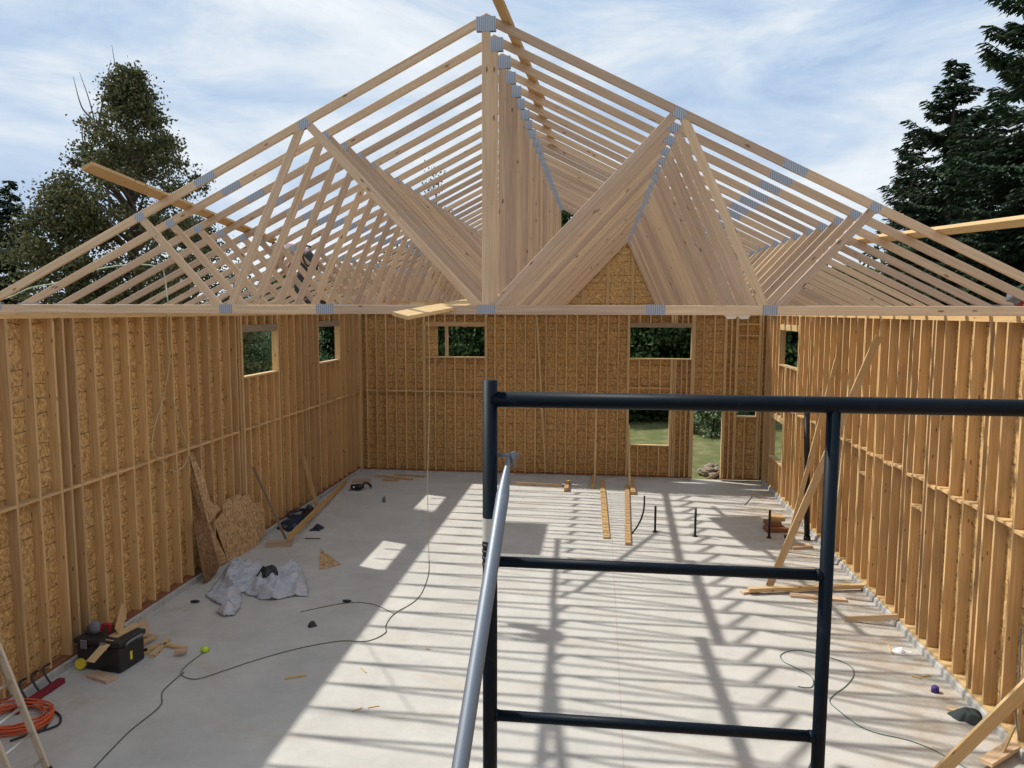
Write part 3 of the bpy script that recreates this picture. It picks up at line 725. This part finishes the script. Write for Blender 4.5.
# dark pile behind plank: coils, bags
p = on_z(303, 524)
lump(p.x-.15, p.y-.15, .30, .45, .18, M['blue'], 'dark blue bag among the cables behind the slanting plank', 'bag', 'bag', 11)
p = on_z(317, 529); lump(p.x, p.y, .14, .2, .10, M['blue'], 'small dark blue bag in front of the slanting plank', 'bag', 'bag', 12)
def coil(c0, rx, ry, turns, r, mt, name, label, jit=.05, h=.02, cat='cable'):
    b = MB(); pts = []
    for k in range(turns*18):
        a = k/18*2*math.pi; j = 1+jit*math.sin(a*.37+k*.01)*2*random.uniform(.6, 1)
        pts.append(V(c0)+V((rx*j*math.cos(a)+.02*math.sin(a*.21), ry*j*math.sin(a), r+h*(k/(turns*18))+.01*abs(math.sin(a*1.7)))))
    b.tube(pts, r, 7); return solo(b, name, mt, label, cat, smooth=True)
p = on_z(300, 521); coil((p.x, p.y, .14), .22, .3, 5, .014, M['black'], 'cable_coil', 'black cable coil heaped behind the slanting plank', .16, .06)
p = on_z(292, 527); coil((p.x, p.y, .02), .16, .2, 4, .012, M['boxgrey'], 'cable_coil', 'smaller grey cable coil at the near side of the black one', .2, .05)
p = on_z(309, 514); lump(p.x, p.y, .16, .22, .2, M['black'], 'black tool bag behind the cable coils', 'bag', 'bag', 21)
# black tool and wood near the back-left corner
p = on_z(357, 490)
r = empty('power_tool', tuple(p)); tag(r, 'black power tool on the slab near the back left corner', 'power tool')
b = MB(); b.tube([(-.16,0,.08), (.1,0,.1), (.2,.02,.1)], [.075,.085,.05], 14); b.build('motor_body', M['black'], r, True)
b = MB(); b.tube(catmull([(.12,.0,.1), (.2,.15,.18), (.3,.2,.12), (.36,.16,.05)], 5), .035, 10); b.build('handle', M['black'], r, True)
b = MB(); b.box(-.2, .12, -.14, .12, 0, .02); b.build('base_plate', M['boxgrey'], r)
b = MB(); b.tube([(-.06,-.12,.1), (-.06,-.09,.1)], [.02,.03], 12); b.build('button', M['white'], r, True)
ground_board((353, 482), (370, 482), .22, .08, 'wood scrap behind the black power tool', M['truss'], name='wood_scrap')
for i, (a, c_, w, lab) in enumerate((((376, 476), (412, 480), .12, 'flat board scrap by the back wall, farthest left'), ((384, 480), (398, 481), .18, 'brown scrap in front of the board by the back wall'), ((395, 475), (424, 477), .12, 'pale board scrap against the back wall'), ((280, 680), (0, 0), 0, ''))):
    if lab: ground_board(a, c_, w, .03, lab, M['gold'], name='wood_scrap')
p = on_z(384, 502); b = MB(); b.tube([p, p+V((0,0,.1)), p+V((0.03,0,.14))], [.045, .045, .03], 12); solo(b, 'small_can', M['boxgrey'], 'small grey can alone on the slab near the back', 'can', smooth=True)
ground_board((285, 679), (306, 676), .05, .02, 'small wood offcut lying alone in mid slab', M['fresh'], name='wood_scrap')
p = on_z(312, 626); lump(p.x, p.y, .09, .07, .07, M['black'], 'small black lump on the slab left of the cord', 'debris', 'debris', 2)
for i, (a, lab) in enumerate((((347, 602.5), 'black plug on the slab near the tarp'), ((195, 603), 'dark chip on the slab left of the tarp'))):
    p = on_z(*a); b = MB(); b.tube([p+V((-.07,0,.025)), p+V((.0,0.0,.03)), p+V((.07,.02,.025))], [.02,.028,.015], 10); solo(b, 'plug', M['black'], lab, 'plug', smooth=True)
# floor bits in the sunlit part
for i, (a, c_, lab) in enumerate((((352, 742-30), (362, 708), 'white splinter in the sunlit strip'), ((368, 708), (379, 706), 'second white splinter in the sunlit strip'), ((361, 668), (366, 673), 'small white chip in the sunlit strip'), ((426, 649), (430, 649.5), 'tiny brown chip in the sunlit strip'), ((745, 505), (752, 497), 'thin dark stick near the back right'))):
    ground_board(a, c_, .02, .008, lab, M['black'] if i == 4 else M['fresh'], name='wood_splinter')

# ------------------------------------------------------------------ tool case group
q = [on_z(76, 671), on_z(121, 675)]; cx, cy = (q[0].x+q[1].x)/2, q[0].y+.27
r = empty('tool_case', (cx, cy, 0), -.12); tag(r, 'large black plastic tool case by the left wall under wood scraps', 'tool case')
b = MB(); b.box(-.36, .36, -.24, .24, .0, .36, 0); b.build('case_body', M['black'], r, bevel=.03)
b = MB(); b.box(-.38, .38, -.26, .26, .37, .45, 0); lid = b.build('lid', M['black'], r, bevel=.02)
for x in (-.2, .12):
    b = MB(); b.box(x-.05, x+.05, -.282, -.258, .32, .44, 0); b.build('latch', M['boxgrey'], lid, bevel=.006)
b = MB(); b.tube(catmull([(.36,-.12,.36), (.42,-.12,.42), (.42,.12,.42), (.36,.12,.36)], 5), .02, 8); b.build('carry_handle', M['boxgrey'], r, True)
b = MB(); b.box(.358, .366, -.05, -.01, .12, .24); b.build('yellow_label', M['yellow'], r)
def on_case(px, py, z): return on_z(px, py, z)
board(on_case(90, 662, .30), on_case(110, 640, .45), .012, .13, (0,0,1), M['fresh'], 'pale wood offcut hanging over the near edge of the tool case', 'offcut', 'wood_scrap')
board(on_case(113, 637, .455), on_case(138, 624, .455), .02, .15, (0,0,1), M['fresh'], 'pale wood offcut lying across the tool case lid', 'offcut', 'wood_scrap')
board(on_case(118, 632, .50), on_case(124, 607, .58), .02, .15, (0,1,.3), M['stud'], 'wood offcut standing behind the tool case', 'offcut', 'wood_scrap')
p = on_z(96, 634, .44); r = empty('power_saw', tuple(p)); tag(r, 'red and grey hand saw tool on top of the tool case', 'power tool')
b = MB(); b.tube([(-.16,0,.05), (.02,.0,.07), (.08,0,.07)], [.03,.05,.04], 12); b.build('motor_body', M['boxgrey'], r, True)
b = MB(); b.tube(catmull([(.08,0,.06), (.13,0,.14), (.2,.02,.14), (.2,.02,.03)], 5), .025, 10); b.build('red_handle', M['red'], r, True)
b = MB(); b.tube([(-.02,-.04,.09), (-.02,.05,.09)], .09, 18); b.build('blade_guard', M['boxgrey'], r, True)
p = on_z(82, 668, .02); b = MB(); b.tube([p+V((-.0,-.04,.07)), p+V((0,.0,.07))], .075, 18); b.tube([p+V((-.09,.1,.06)), p+V((-.05,.1,.06))], .06, 14)
solo(b, 'tape_roll', M['yellow'], 'yellow rolls of tape at the corner of the tool case', 'tape', smooth=False)
sc = [((92,675),(112,682),.16,'brown wood scrap in front of the tool case'), ((130,640),(146,655),.10,'scrap right of the tool case, nearest it'), ((140,655),(160,646),.09,'pale scrap pointing away from the tool case'), ((143,625),(147,640),.12,'upright looking scrap at the corner of the tool case'), ((142,647),(156,640),.06,'narrow scrap on the pile right of the tool case'), ((164,646),(186,650),.07,'long thin scrap at the right end of the scrap pile'), ((175,656),(187,655),.09,'short block at the right end of the scrap pile'), ((152,658),(168,641),.09,'pale scrap in the middle of the scrap pile')]
for i, (a, c_, w, lab) in enumerate(sc): ground_board(a, c_, w, .04, lab, [M['truss'], M['fresh'], M['stud']][i % 3], z=.0 if i not in (3, 4, 6) else .045, name='wood_scrap')
p = on_z(205, 652); b = MB(); b.tube([p+V((-.05,0,.04)), p+V((.05,0.0,.04))], [.04,.045], 12); solo(b, 'connector', M['lime'], 'lime green plug on the grey cord', 'plug', smooth=True)
# red bar with black brackets
A, B = on_z(14, 712, .04), on_z(62, 680, .04); r = empty('red_bar', tuple(A)); tag(r, 'long dark red metal bar tool lying along the left curb', 'tool')
b = MB(); b.beam((0,0,0), B-A, .07, .10); b.build('bar_body', M['dkred'], r, bevel=.008)
for f_ in (.3, .55, .8):
    b = MB(); q = (B-A)*f_; b.tube(catmull([q+V((-.03,0,.03)), q+V((-.12,.02,.14)), q+V((-.16,.05,.22)), q+V((-.1,.1,.26))], 5), .014, 8); b.build('bracket', M['black'], r, True)
A = on_z(39, 681, .04); board(A, on_x(26, 603, XL+.03), .02, .01, (0,1,0), M['stud'], 'thin yellow strip leaning on the left wall above the red bar', 'strip', 'wood_strip')
# cords
p = on_z(16, 722); coil((p.x, p.y, 0), .38, .30, 9, .011, M['orange'], 'extension_cord', 'orange extension cord coiled at the foot of the ladder', .10, .10)
def floorcord(pix, r, mt, name, label, head=(), cat='cord'):
    pts = list(head)+[on_z(px, py, r+.002) for px, py in pix]; b = MB(); b.tube(catmull(pts, 7), r, 7); return solo(b, name, mt, label, cat, smooth=True)
floorcord([(33,734),(45,728),(52,712),(60,716),(59,724),(48,729),(30,734),(10,741)], .014, M['black'], 'extension_cord', 'black cord looping out from the orange coil')
pv = on_z(429, 560)
floorcord([(429,560),(428,576),(418,598),(394,614),(386,625),(385,633),(367,641),(340,641),(300,648),(256,660),(223,671),(196,679),(181,674),(187,665),(203,653)], .007, M['cord'], 'grey_cord', 'grey cord winding across the slab to the lime plug')
floorcord([(184,672),(163,691),(160,706),(131,730),(107,754),(92,770)], .008, M['cord'], 'grey_cord', 'grey cord running to the bottom left of the picture')
b = MB(); top = V((pv.x+.02, pv.y+.05, ZC+.02)); b.tube(catmull([top, V((pv.x+.03, pv.y+.05, 3.4)), V((pv.x-.02, pv.y+.03, 1.6)), pv+V((0,0,.01))], 8), .008, 6); solo(b, 'hanging_cord', M['rope'], 'thin pale cord hanging from the trusses to the slab', 'cord', smooth=True)
floorcord([(700+a/3.16, 540+b_/3.16) for a, b_ in [(310,462),(330,466),(355,462),(352,432),(300,402),(262,382),(258,360),(310,348),(400,368),(470,395),(486,425),(462,460),(425,488),(410,510),(440,540),(500,585),(560,610),(650,630),(720,655),(770,680),(850,725)]], .006, M['teal'], 'green_hose', 'thin green hose looping on the slab behind the scaffold post', cat='hose')
floorcord([(815,752),(811,762),(806,775)], .007, M['teal'], 'green_hose', 'end of green hose at the bottom edge beside the scaffold post', cat='hose')
floorcord([(300,612),(345,603),(372,604),(395,614)], .005, M['black'], 'black_wire', 'thin black wire from the small plug', cat='wire')
# cords hanging on left wall and up in the trusses
W = lambda px, py: on_x(px, py, XL+.03)
b = MB(); b.tube(catmull([W(168,312), W(167,335), W(169,362), W(164,395), W(155,425), W(152,445), W(157,458), W(163,462)], 6), .010, 7)
solo(b, 'rope', M['rope'], 'yellow cord hanging down the left stud wall', 'cord', smooth=True)
b = MB(); b.tube(catmull([W(172,395), W(180,425), W(188,448), W(186,462), W(178,471), W(170,470)], 6), .009, 7)
solo(b, 'rope', M['rope'], 'pale cord loop lower on the left stud wall', 'cord', smooth=True)
G = lambda px, py: on_y(px, py, 9.9)
b = MB(); b.tube(catmull([G(-10,303), G(10,297), G(30,288), G(60,282), G(95,270), G(125,265), G(150,265), G(163,269), G(178,256)], 6), .009, 7)
solo(b, 'truss_cord', M['paleg'], 'pale green cord draped between the left truss chords', 'cord', smooth=True)
b = MB(); b.tube(catmull([G(163,268), G(166,285), G(168,304), W(168,312)], 6), .009, 7)
solo(b, 'truss_cord', M['paleg'], 'pale green cord dropping from the trusses to the left wall', 'cord', smooth=True)
b = MB(); W2 = lambda px, py: on_x(px, py, XR-.03)
b.tube(catmull([W2(1021,628), W2(1020,655), W2(1018,690), W2(1016,715), W2(1019,740)], 6), .009, 7); solo(b, 'wall_cable', M['boxgrey'], 'grey cable hanging on the near right studs', 'cable', smooth=True)

# red tool with silver collar on the right truss heels
A = on_y(1009, 295, 8.9); B = on_y(1040, 306, 8.9); r = empty('air_tool', tuple(A)); tag(r, 'red tool with a silver collar resting on the right truss ends', 'tool')
d = (B-A); b = MB(); b.tube([d*.32, d*.9], .085, 18); b.build('red_body', M['red'], r, True)
b = MB(); b.tube([V((0,0,0)), d*.05, d*.12, d*.30, d*.34], [.05,.075,.068,.068,.085], 18); b.build('silver_collar', M['galv'], r, True)

# ------------------------------------------------------------------ ladder
fa = V(on_z(52, 778)); 
r = empty('ladder', (0,0,0)); Y1 = on_z(48, 776).y
u = V((-.36, 0, 1)).normalized()
R0 = on_z(50, 776, 0)                         # foot of the far rail
ladderN = 18; wv = V((.02, -.43, 0)); r.location = R0
tag(r, 'extension ladder leaning on the left wall at the bottom left', 'ladder')
for k, (o_, l0, l1) in enumerate(((V((0,0,0)), 0, 5.2), (wv, 0, 5.2))):
    b = MB(); b.beam(o_+u*l0, o_+u*l1, .07, .03, V((1,0,.36))); b.build('rail', M['fibre'], r)
    b = MB(); b.beam(o_+u*(-.02), o_+u*.10, .09, .045, V((1,0,.36))); b.build('foot', M['black'], r)
    oo = o_+V((-.055, 0, .0))+wv*(.04 if k == 0 else -.04)*-1
    b = MB(); b.beam(oo+u*.95, oo+u*5.2, .06, .028, V((1,0,.36))); b.build('fly_rail', M['alu'], r)
for k in range(1, 17):
    b = MB(); b.tube([u*(.305*k-.1), wv+u*(.305*k-.1)], .016, 10); b.build('rung', M['alu'], r, True)

# ------------------------------------------------------------------ outside rocks
rp = on_z(712, 477, -.12)
for i, (dx, dy, s, lab) in enumerate(((-.1,.0,.28,'largest grey rock outside the doorway'), (.25,.2,.26,'rock at the right of the pile outside the doorway'), (-.35,.3,.20,'rock at the left of the pile outside the doorway'), (.1,.5,.33,'rock at the back of the pile outside the doorway'), (.05,-.3,.17,'small rock at the front of the pile outside the doorway'))):
    b = MB(); n = 14
    P = {}
    for a in range(n+1):
        for c_ in range(n):
            th, ph = math.pi*a/n, 2*math.pi*c_/n; d = V((math.sin(th)*math.cos(ph), math.sin(th)*math.sin(ph), math.cos(th)))
            q = 1+.45*noise.noise(d*1.5+V((i*7, 0, 0)))+.15*noise.noise(d*4+V((i, 3, 0))); v = d*q*s; v.z *= .75; P[a, c_] = v*.75+rp+V((dx*.75, dy*.75+.15, s*.42))
    for a in range(n):
        for c_ in range(n): b.quad([P[a, c_], P[a+1, c_], P[a+1, (c_+1) % n], P[a, (c_+1) % n]], [(0,0)]*4)
    solo(b, 'rock', M['rock'], lab, 'rock', 'rocks outside the doorway')
A = rp+V((-.2,-.45,.02)); board(A, A+V((.75, .1, .45)), .09, .03, (0,0,1), M['truss'], 'board leaning on the rocks outside the doorway', 'board', 'outdoor_board')

# ------------------------------------------------------------------ trees
def leaf_quad(b, p, s, rnd, asp=.6):
    a = V((rnd.gauss(0,1), rnd.gauss(0,1), rnd.gauss(0,.7))).normalized(); c_ = a.orthogonal().normalized(); c_ = Matrix.Rotation(rnd.uniform(0, 6.28), 3, a) @ c_; d = a.cross(c_)
    n = len(b.v); b.v += [tuple(p-c_*s), tuple(p+d*s*asp), tuple(p+c_*s), tuple(p-d*s*asp)]; b.f.append((n, n+1, n+2, n+3))
def leafy(loc, h, rad, name, label, lm, nclump, nleaf, ls, seed, shape, low=.1, group=None, cat='tree', clump=.55):
    rnd = random.Random(seed); r = empty(name, loc); tag(r, label, cat, group)
    b = MB(); tr = [V((0,0,-.0)), V((.05*rad,0,h*.3)), V((-.03*rad,.02,h*.6)), V((0,0,h*.9))]
    b.tube(catmull(tr, 4), [h*.022*(1-.85*i/12) for i in range(13)], 8); br = MB(); fo = MB()
    for k in range(nclump):
        zf = low+(1-low)*rnd.random()**.85; R = shape(zf)*rad; a = rnd.uniform(0, 6.28); rr = R*(rnd.random()**.45)
        c_ = V((rr*math.cos(a), rr*math.sin(a), zf*h)); 
        if k % 3 == 0:
            st = V((0, 0, max(.05*h, c_.z-rr*.7))); br.tube([st, st.lerp(c_, .5)+V((0,0,.08*rr)), c_], [h*.006, h*.004, h*.0015], 5)
        cs = clump*rnd.uniform(.6, 1.25)
        for q in range(nleaf):
            p = c_+V((rnd.gauss(0,1)*cs, rnd.gauss(0,1)*cs, rnd.gauss(0,.6)*cs)); leaf_quad(fo, p, ls*rnd.uniform(.6, 1.3), rnd)
    b.build('trunk', M['bark'], r, True); br.build('branches', M['bark'], r)['kind'] = 'stuff'; fo.uv = []; fo.build('foliage', lm, r)['kind'] = 'stuff'
    return r
def at(px, Y, z=-.15): p = on_y(px, 300, Y); return V((p.x, Y, z))
def sh1(z):
    pts = ((0,.6),(.3,1.0),(.6,.92),(.76,.64),(.82,.54),(.865,.44),(.90,.17),(.97,.16),(1,.06))
    for (a, b_), (c_, d_) in zip(pts, pts[1:]):
        if z <= c_: return (b_+(d_-b_)*(z-a)/(c_-a))*(.88+.16*math.sin(z*37))
    return .03
L = at(139, 20)
mt_ = leafy(L, 11.75, 3.1, 'maple_tree', 'tall broadleaf tree with bare top twigs behind the left trusses', M['leaf'], 400, 120, .052, 3, sh1, .12, clump=.20)
b = MB()
for (x0, z0, x1, z1, x2, z2) in ((-.1, 8.5, -.55, 10.9, -1.1, 12.2), (-.45, 10.2, -.2, 11.5, -.15, 12.5), (-.1, 9.0, -.9, 10.2, -1.0, 11.0), (.1, 9.5, .2, 11.5, -.1, 12.9), (-.55,10.9,-.9,11.2,-1.3,12.1)):
    b.tube(catmull([V((x0-.45,-.3,z0-.4)), V((x1-.35,-.3,z1-.4)), V((x2-.15,-.3,z2-.5))], 5), [.035-.003*i for i in range(11)], 5)
b.build('dead_twigs', M['deadwood'], mt_)
leafy(at(72, 19), 8.5, 1.7, 'broadleaf_tree', 'lower bushy tree left of the tall broadleaf tree', M['leaf'], 260, 130, .050, 9, lambda z: math.sin(math.pi*min(1, .25+z*.75))**.5, .05, clump=.28)
leafy(at(190, 24), 8.2, 2.4, 'broadleaf_tree', 'lower bushy tree right of the tall broadleaf tree', M['leaf'], 200, 130, .055, 19, lambda z: math.sin(math.pi*min(1, .25+z*.75))**.5, .05, clump=.28)
leafy(at(437, 40), 12.6, 1.2, 'broadleaf_tree', 'thin tree top showing between the trusses near the king post', M['leaf'], 26, 60, .07, 29, lambda z: .9-.6*z, .3, clump=.3)
leafy(at(566, 37), 10.6, 1.5, 'broadleaf_tree', 'dark tree crown glimpsed through the trusses near the far roof peak', M['leaf2'], 160, 90, .10, 39, lambda z: 1-.5*z, .1, clump=.35)
def spruce(loc, h, rad, label, seed, name='spruce_tree', dens=1.0, zlow=.02, tw=.12):
    rnd = random.Random(seed); r = empty(name, loc); tag(r, label, 'tree')
    b = MB(); b.tube([V((0,0,0)), V((0,0,h))], [h*.018, .015], 8); b.build('trunk', M['bark'], r, True)
    br = MB(); fo = MB(); nb = int(h*20*dens)
    for k in range(nb):
        zf = zlow+(1-zlow)*(k/nb)**.9; z = zf*h; R = rad*((1-zf)**.68)*min(1, (1-zf)*7)**.5*rnd.choice((rnd.uniform(.45,.95), rnd.uniform(.7,1.18)))+.10; a = rnd.uniform(0, 6.28); d = V((math.cos(a), math.sin(a), 0)); s_ = V((-d.y, d.x, 0))
        pts = [V((0,0,z))+d*(R*t_)+V((0,0,R*(-.42*t_+.32*t_*t_*(1.2 if zf < .7 else 2.0)))) for t_ in (0,.25,.5,.75,1)]
        br.tube(pts, [.03,.022,.016,.01,.004], 4, False); nt = max(6, int(R*26*dens))
        for q in range(nt):
            t_ = (q+rnd.random())/nt; i = min(3, int(t_*4)); p = pts[i].lerp(pts[i+1], t_*4-i); w = (1-t_)*R*.30+.12
            for sd in (-1, 1):
                tip = p+s_*sd*w*rnd.uniform(.4, 1)+d*w*rnd.uniform(.2,.9)+V((0,0,-rnd.uniform(.0,.35)*w)); ax = (tip-p); 
                if ax.length < .02: continue
                for m_ in range(4):
                    p0 = p.lerp(tip, m_/4*.95); l = ax.normalized()*tw*rnd.uniform(.8,1.3); o = l.cross(V((rnd.gauss(0,.5), rnd.gauss(0,.5), 1))).normalized()*tw*.22
                    n = len(fo.v); fo.v += [tuple(p0-o*.4), tuple(p0+l*.5-o), tuple(p0+l+V((0,0,-.03))), tuple(p0+l*.5+o)]; fo.f.append((n, n+1, n+2, n+3))
    br.uv = []; fo.uv = []; br.build('branches', M['bark'], r)['kind'] = 'stuff'; fo.build('foliage', M['needle'], r)['kind'] = 'stuff'; return r
def topz(py, Y, px): return on_y(px, py, Y).z+.15
spruce(at(942, 19), topz(60, 19, 942), 3.1, 'dark spruce with a thin pointed top behind the right roof slope', 5, dens=1.25)
spruce(at(985, 22), topz(90, 22, 985), 3.4, 'dark spruce filling the gap between the two taller ones', 15, dens=1.2)
spruce(at(1035, 15), topz(-130, 15, 1035), 3.0, 'tallest spruce cut off by the right edge of the picture', 6, dens=1.25)
spruce(at(905, 21), topz(130, 21, 905), 1.7, 'slender lower spruce at the left of the spruce group', 16, dens=1.1)
spruce(at(1085, 13.5), topz(120, 13.5, 1085), 2.1, 'nearest spruce bough at the right edge behind the truss ends', 26, dens=1.1)
spruce(at(16, 24), topz(180, 24, 16), 2.1, 'small dark conifer with a spiky top at the far left', 7, dens=1.2)
spruce(at(-18, 22), topz(195, 22, -18), 2.6, 'dark conifer cut off by the left edge of the picture', 8, dens=1.2)
# woodland ring, copies of two trees
shb = lambda z: math.sin(math.pi*min(1, .22+z*.76))**.5
w1 = leafy((0,0,-.15), 7.0, 2.9, 'woodland_tree', 'x', M['leaf2'], 300, 85, .12, 41, shb, .02, clump=.42)
w2 = leafy((0,0,-.15), 6.2, 2.6, 'woodland_tree', 'x', M['leaf2'], 280, 85, .12, 42, shb, .02, clump=.42)
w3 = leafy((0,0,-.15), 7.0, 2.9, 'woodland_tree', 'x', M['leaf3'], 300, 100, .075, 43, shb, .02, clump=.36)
spots = [(x, 37.5+2.0*math.sin(x*1.7), .06) for x in (-17,-13.5,-10.4,-7.2,-4.0,-1.0,2.0,5.2,8.4,11.8,15)]+[(x, 43+math.sin(x), .3) for x in (-15,-11,-7,-3,1,5,9,13)]
spots += [(-14.5+math.sin(y*2), y, -.42) for y in (19, 22, 25.2, 28.4, 31.5)]+[(-18.5, y, -.3) for y in (22, 26, 30)]+[(11.5+math.sin(y), y, 0) for y in (19.5, 23, 26.5, 30)]+[(14.5, y, .2) for y in (14, 18, 22, 27)]
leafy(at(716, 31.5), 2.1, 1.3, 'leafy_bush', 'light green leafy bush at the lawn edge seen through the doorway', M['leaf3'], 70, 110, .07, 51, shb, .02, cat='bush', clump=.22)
used3 = False
for i, (x, y, ex) in enumerate(spots):
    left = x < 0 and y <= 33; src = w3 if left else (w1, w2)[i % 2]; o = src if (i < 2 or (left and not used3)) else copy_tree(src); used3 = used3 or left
    side = 'behind the back wall' if y > 33 else ('beyond the left wall' if x < 0 else 'beyond the right wall')
    o.location = (x, y, -.15); o.rotation_euler = (0, 0, i*1.37); s = (.92+.14*math.sin(i*2.3)+ex*.6); o.scale = (s, s, s)
    tag(o, 'leafy green tree in the dense woodland %s' % side, 'tree', 'woodland trees '+side)

# ------------------------------------------------------------------ worker crouching on the chords
def skin_obj(name, verts, edges, radii, mt, parent=None, sub=2, root=0):
    me = bpy.data.meshes.new(name); me.from_pydata([tuple(v) for v in verts], edges, []); me.materials.append(mt)
    o = bpy.data.objects.new(name, me); C.objects.link(o); o.parent = parent
    md = o.modifiers.new('skin', 'SKIN'); md.use_smooth_shade = True
    for i, r_ in enumerate(radii): me.skin_vertices[0].data[i].radius = (r_, r_); me.skin_vertices[0].data[i].use_root = (i == root)
    s = o.modifiers.new('sub', 'SUBSURF'); s.levels = sub; s.render_levels = sub; return o
def worker():
    WY = 12.55; hip = on_y(311, 259, WY); base = V((hip.x, WY, zb+.045)); r = empty('person', tuple(base))
    tag(r, 'worker in a pale pink shirt and dark trousers bending over on the trusses', 'person')
    h = hip-base+V((0,0,-.02)); fl = -.02
    sh = h+V((-.38, .02, .23)); nk = h+V((-.49, .02, .25)); hd = h+V((-.62, .02, .19))
    v = [h, h+V((-.2,0,.13)), sh, nk, hd, hd+V((-.07,0,-.07))]; e = [(0,1),(1,2),(2,3),(3,4),(4,5)]; rad = [.13,.13,.14,.06,.095,.07]
    def add(p, par, r_): v.append(p); e.append((par, len(v)-1)); rad.append(r_); return len(v)-1
    jl = {}
    for s in (-1, 1):
        k = add(h+V((-.02, .1*s, -.03)), 0, .10); kn = V((h.x-.34, .16*s, .14)) if s > 0 else V((h.x-.05-.15, -.16, .26)); 
        k2 = add(kn, k, .062); an = V((h.x+.12, .17*s, .07)) if s > 0 else V((h.x-.02, -.2, fl+.07)); k3 = add(an, k2, .042); add(an+V((-.17 if s < 0 else .02, .01*s, -.03 if s < 0 else -.05)), k3, .035)
        a1 = add(sh+V((0, .17*s, -.01)), 2, .06); el = sh+V((-.08, .24*s, -.26)); a2 = add(el, a1, .045); wr = sh+V((-.24, .18*s, -.42)); a3 = add(wr, a2, .028)
        pm = wr+V((-.07, -.005*s, -.04)); a4 = add(pm, a3, .03)
        for f_ in range(4):
            b_ = add(pm+V((-.04, (f_-1.5)*.021, -.02)), a4, .010); c_ = add(pm+V((-.075, (f_-1.5)*.022, -.045+.004*f_)), b_, .009); add(pm+V((-.08, (f_-1.5)*.022, -.072)), c_, .008)
        tb_ = add(pm+V((-.01, -.045*s, -.03)), a4, .010); add(pm+V((-.035, -.055*s, -.055)), tb_, .009)
    skin_obj('body', v, e, rad, M['skin'], r)
    S = [h+V((-.06,0,.04)), h+V((-.2,0,.135)), sh, sh+V((-.06,0,.01))]; E = [(0,1),(1,2),(2,3)]; Rr = [.150,.155,.165,.11]
    for s in (-1, 1):
        S.append(sh+V((0,.17*s,-.01))); E.append((2, len(S)-1)); Rr.append(.078); S.append(sh+V((-.05,.215*s,-.15))); E.append((len(S)-2, len(S)-1)); Rr.append(.062)
    skin_obj('shirt', S, E, Rr, M['shirt'], r)
    P_ = [h, h+V((-.08,0,.04))]; E = [(0,1)]; Rr = [.15,.148]
    for s in (-1, 1):
        kn = V((h.x-.34, .16*s, .14)) if s > 0 else V((h.x-.20, -.16, .26)); an = V((h.x+.12, .17*s, .07)) if s > 0 else V((h.x-.02, -.2, fl+.09))
        n0 = len(P_); P_ += [h+V((-.02,.1*s,-.03)), kn, an]; E += [(0, n0), (n0, n0+1), (n0+1, n0+2)]; Rr += [.115,.082,.062]
    skin_obj('trousers', P_, E, Rr, M['pants'], r)
    skin_obj('hair', [hd+V((.02,0,.04)), hd+V((-.03,0,.045)), hd+V((.05,0,-.01))], [(0,1),(0,2)], [.085,.075,.07], M['hair'], r)
    b = MB(); b.tube([hd+V((-.10,0,-.05)), hd+V((-.125,0,-.075))], [.022,.012], 10); b.build('nose', M['skin'], r, True)
    for s in (-1, 1):
        b = MB(); b.tube([hd+V((-.0,.085*s,-.0)), hd+V((.01,.105*s,.01))], [.026,.018], 10); b.build('ear', M['skin'], r, True)
        b = MB(); b.tube([hd+V((-.088,.034*s,-.015)), hd+V((-.097,.036*s,-.02))], [.012,.006], 8); b.build('eye', M['white'], r, True)
    for s in (-1, 1):
        an = V((h.x+.12, .17*s, .05)) if s > 0 else V((h.x-.02, -.2, fl+.05))
        d_ = V((-.19, .0, 0)) if s < 0 else V((.10, 0, -.04))
        b = MB(); b.tube([an+V((.06,0,0)) if s < 0 else an+V((-.02,0,0)), an, an+d_*.6, an+d_], [.035,.05,.045,.028], 12); b.build('boot', M['black'], r, True)
    # hoop of hose beside the worker
    hp = on_y(308, 256, WY-.28); b = MB(); pts = [hp+V((.09*math.cos(a)-.0, .02*math.sin(a*2), .17*math.sin(a))) for a in [i/16*5.2+1.0 for i in range(17)]]
    b.tube(pts, .016, 8); solo(b, 'air_hose', M['black'], 'black looped hose beside the worker on the trusses', 'hose', smooth=True)
worker()

# ------------------------------------------------------------------ light
sd = V((.757, -.26, -1)).normalized()
sl = bpy.data.lights.new('sun', 'SUN'); sl.energy = 4.7; sl.angle = math.radians(.85); sl.color = (1, .965, .89)
so = bpy.data.objects.new('sun', sl); C.objects.link(so); so.rotation_euler = sd.to_track_quat('-Z', 'Y').to_euler()
w = bpy.data.worlds.new('world'); bpy.context.scene.world = w; w.use_nodes = True
nt = w.node_tree; bg = nt.nodes['Background']
class WT(NT):
    def __init__(s): s.t = nt; s.n = nt.nodes; s.b = bg
t = WT()
g = t.mapping('Generated', (1, 1, 3.2), (.7, 2.2, .35))
n1 = t.noise(g, 2.8, 10, .6, .5)
col = t.ramp(n1, [(.35, (.32,.46,.68)), (.46, (.48,.60,.76)), (.54, (.65,.72,.80)), (.66, (.82,.86,.90))])
# paler towards the horizon
tc = t.new('ShaderNodeTexCoord'); sx = t.new('ShaderNodeSeparateXYZ'); t.l(tc.outputs['Generated'], sx.inputs[0])
hz = t.ramp(sx.outputs[2], [(.0, (1,1,1)), (.42, (0,0,0))])
col = t.mix(t.math('MULTIPLY', hz, .45), col, (.72,.79,.86))
t.l(col, bg.inputs[0]); bg.inputs[1].default_value = 1.12
vs = bpy.context.scene.view_settings; vs.view_transform = 'Standard'; vs.look = 'None'; vs.exposure = 0; vs.gamma = 1; vs.use_curve_mapping = False
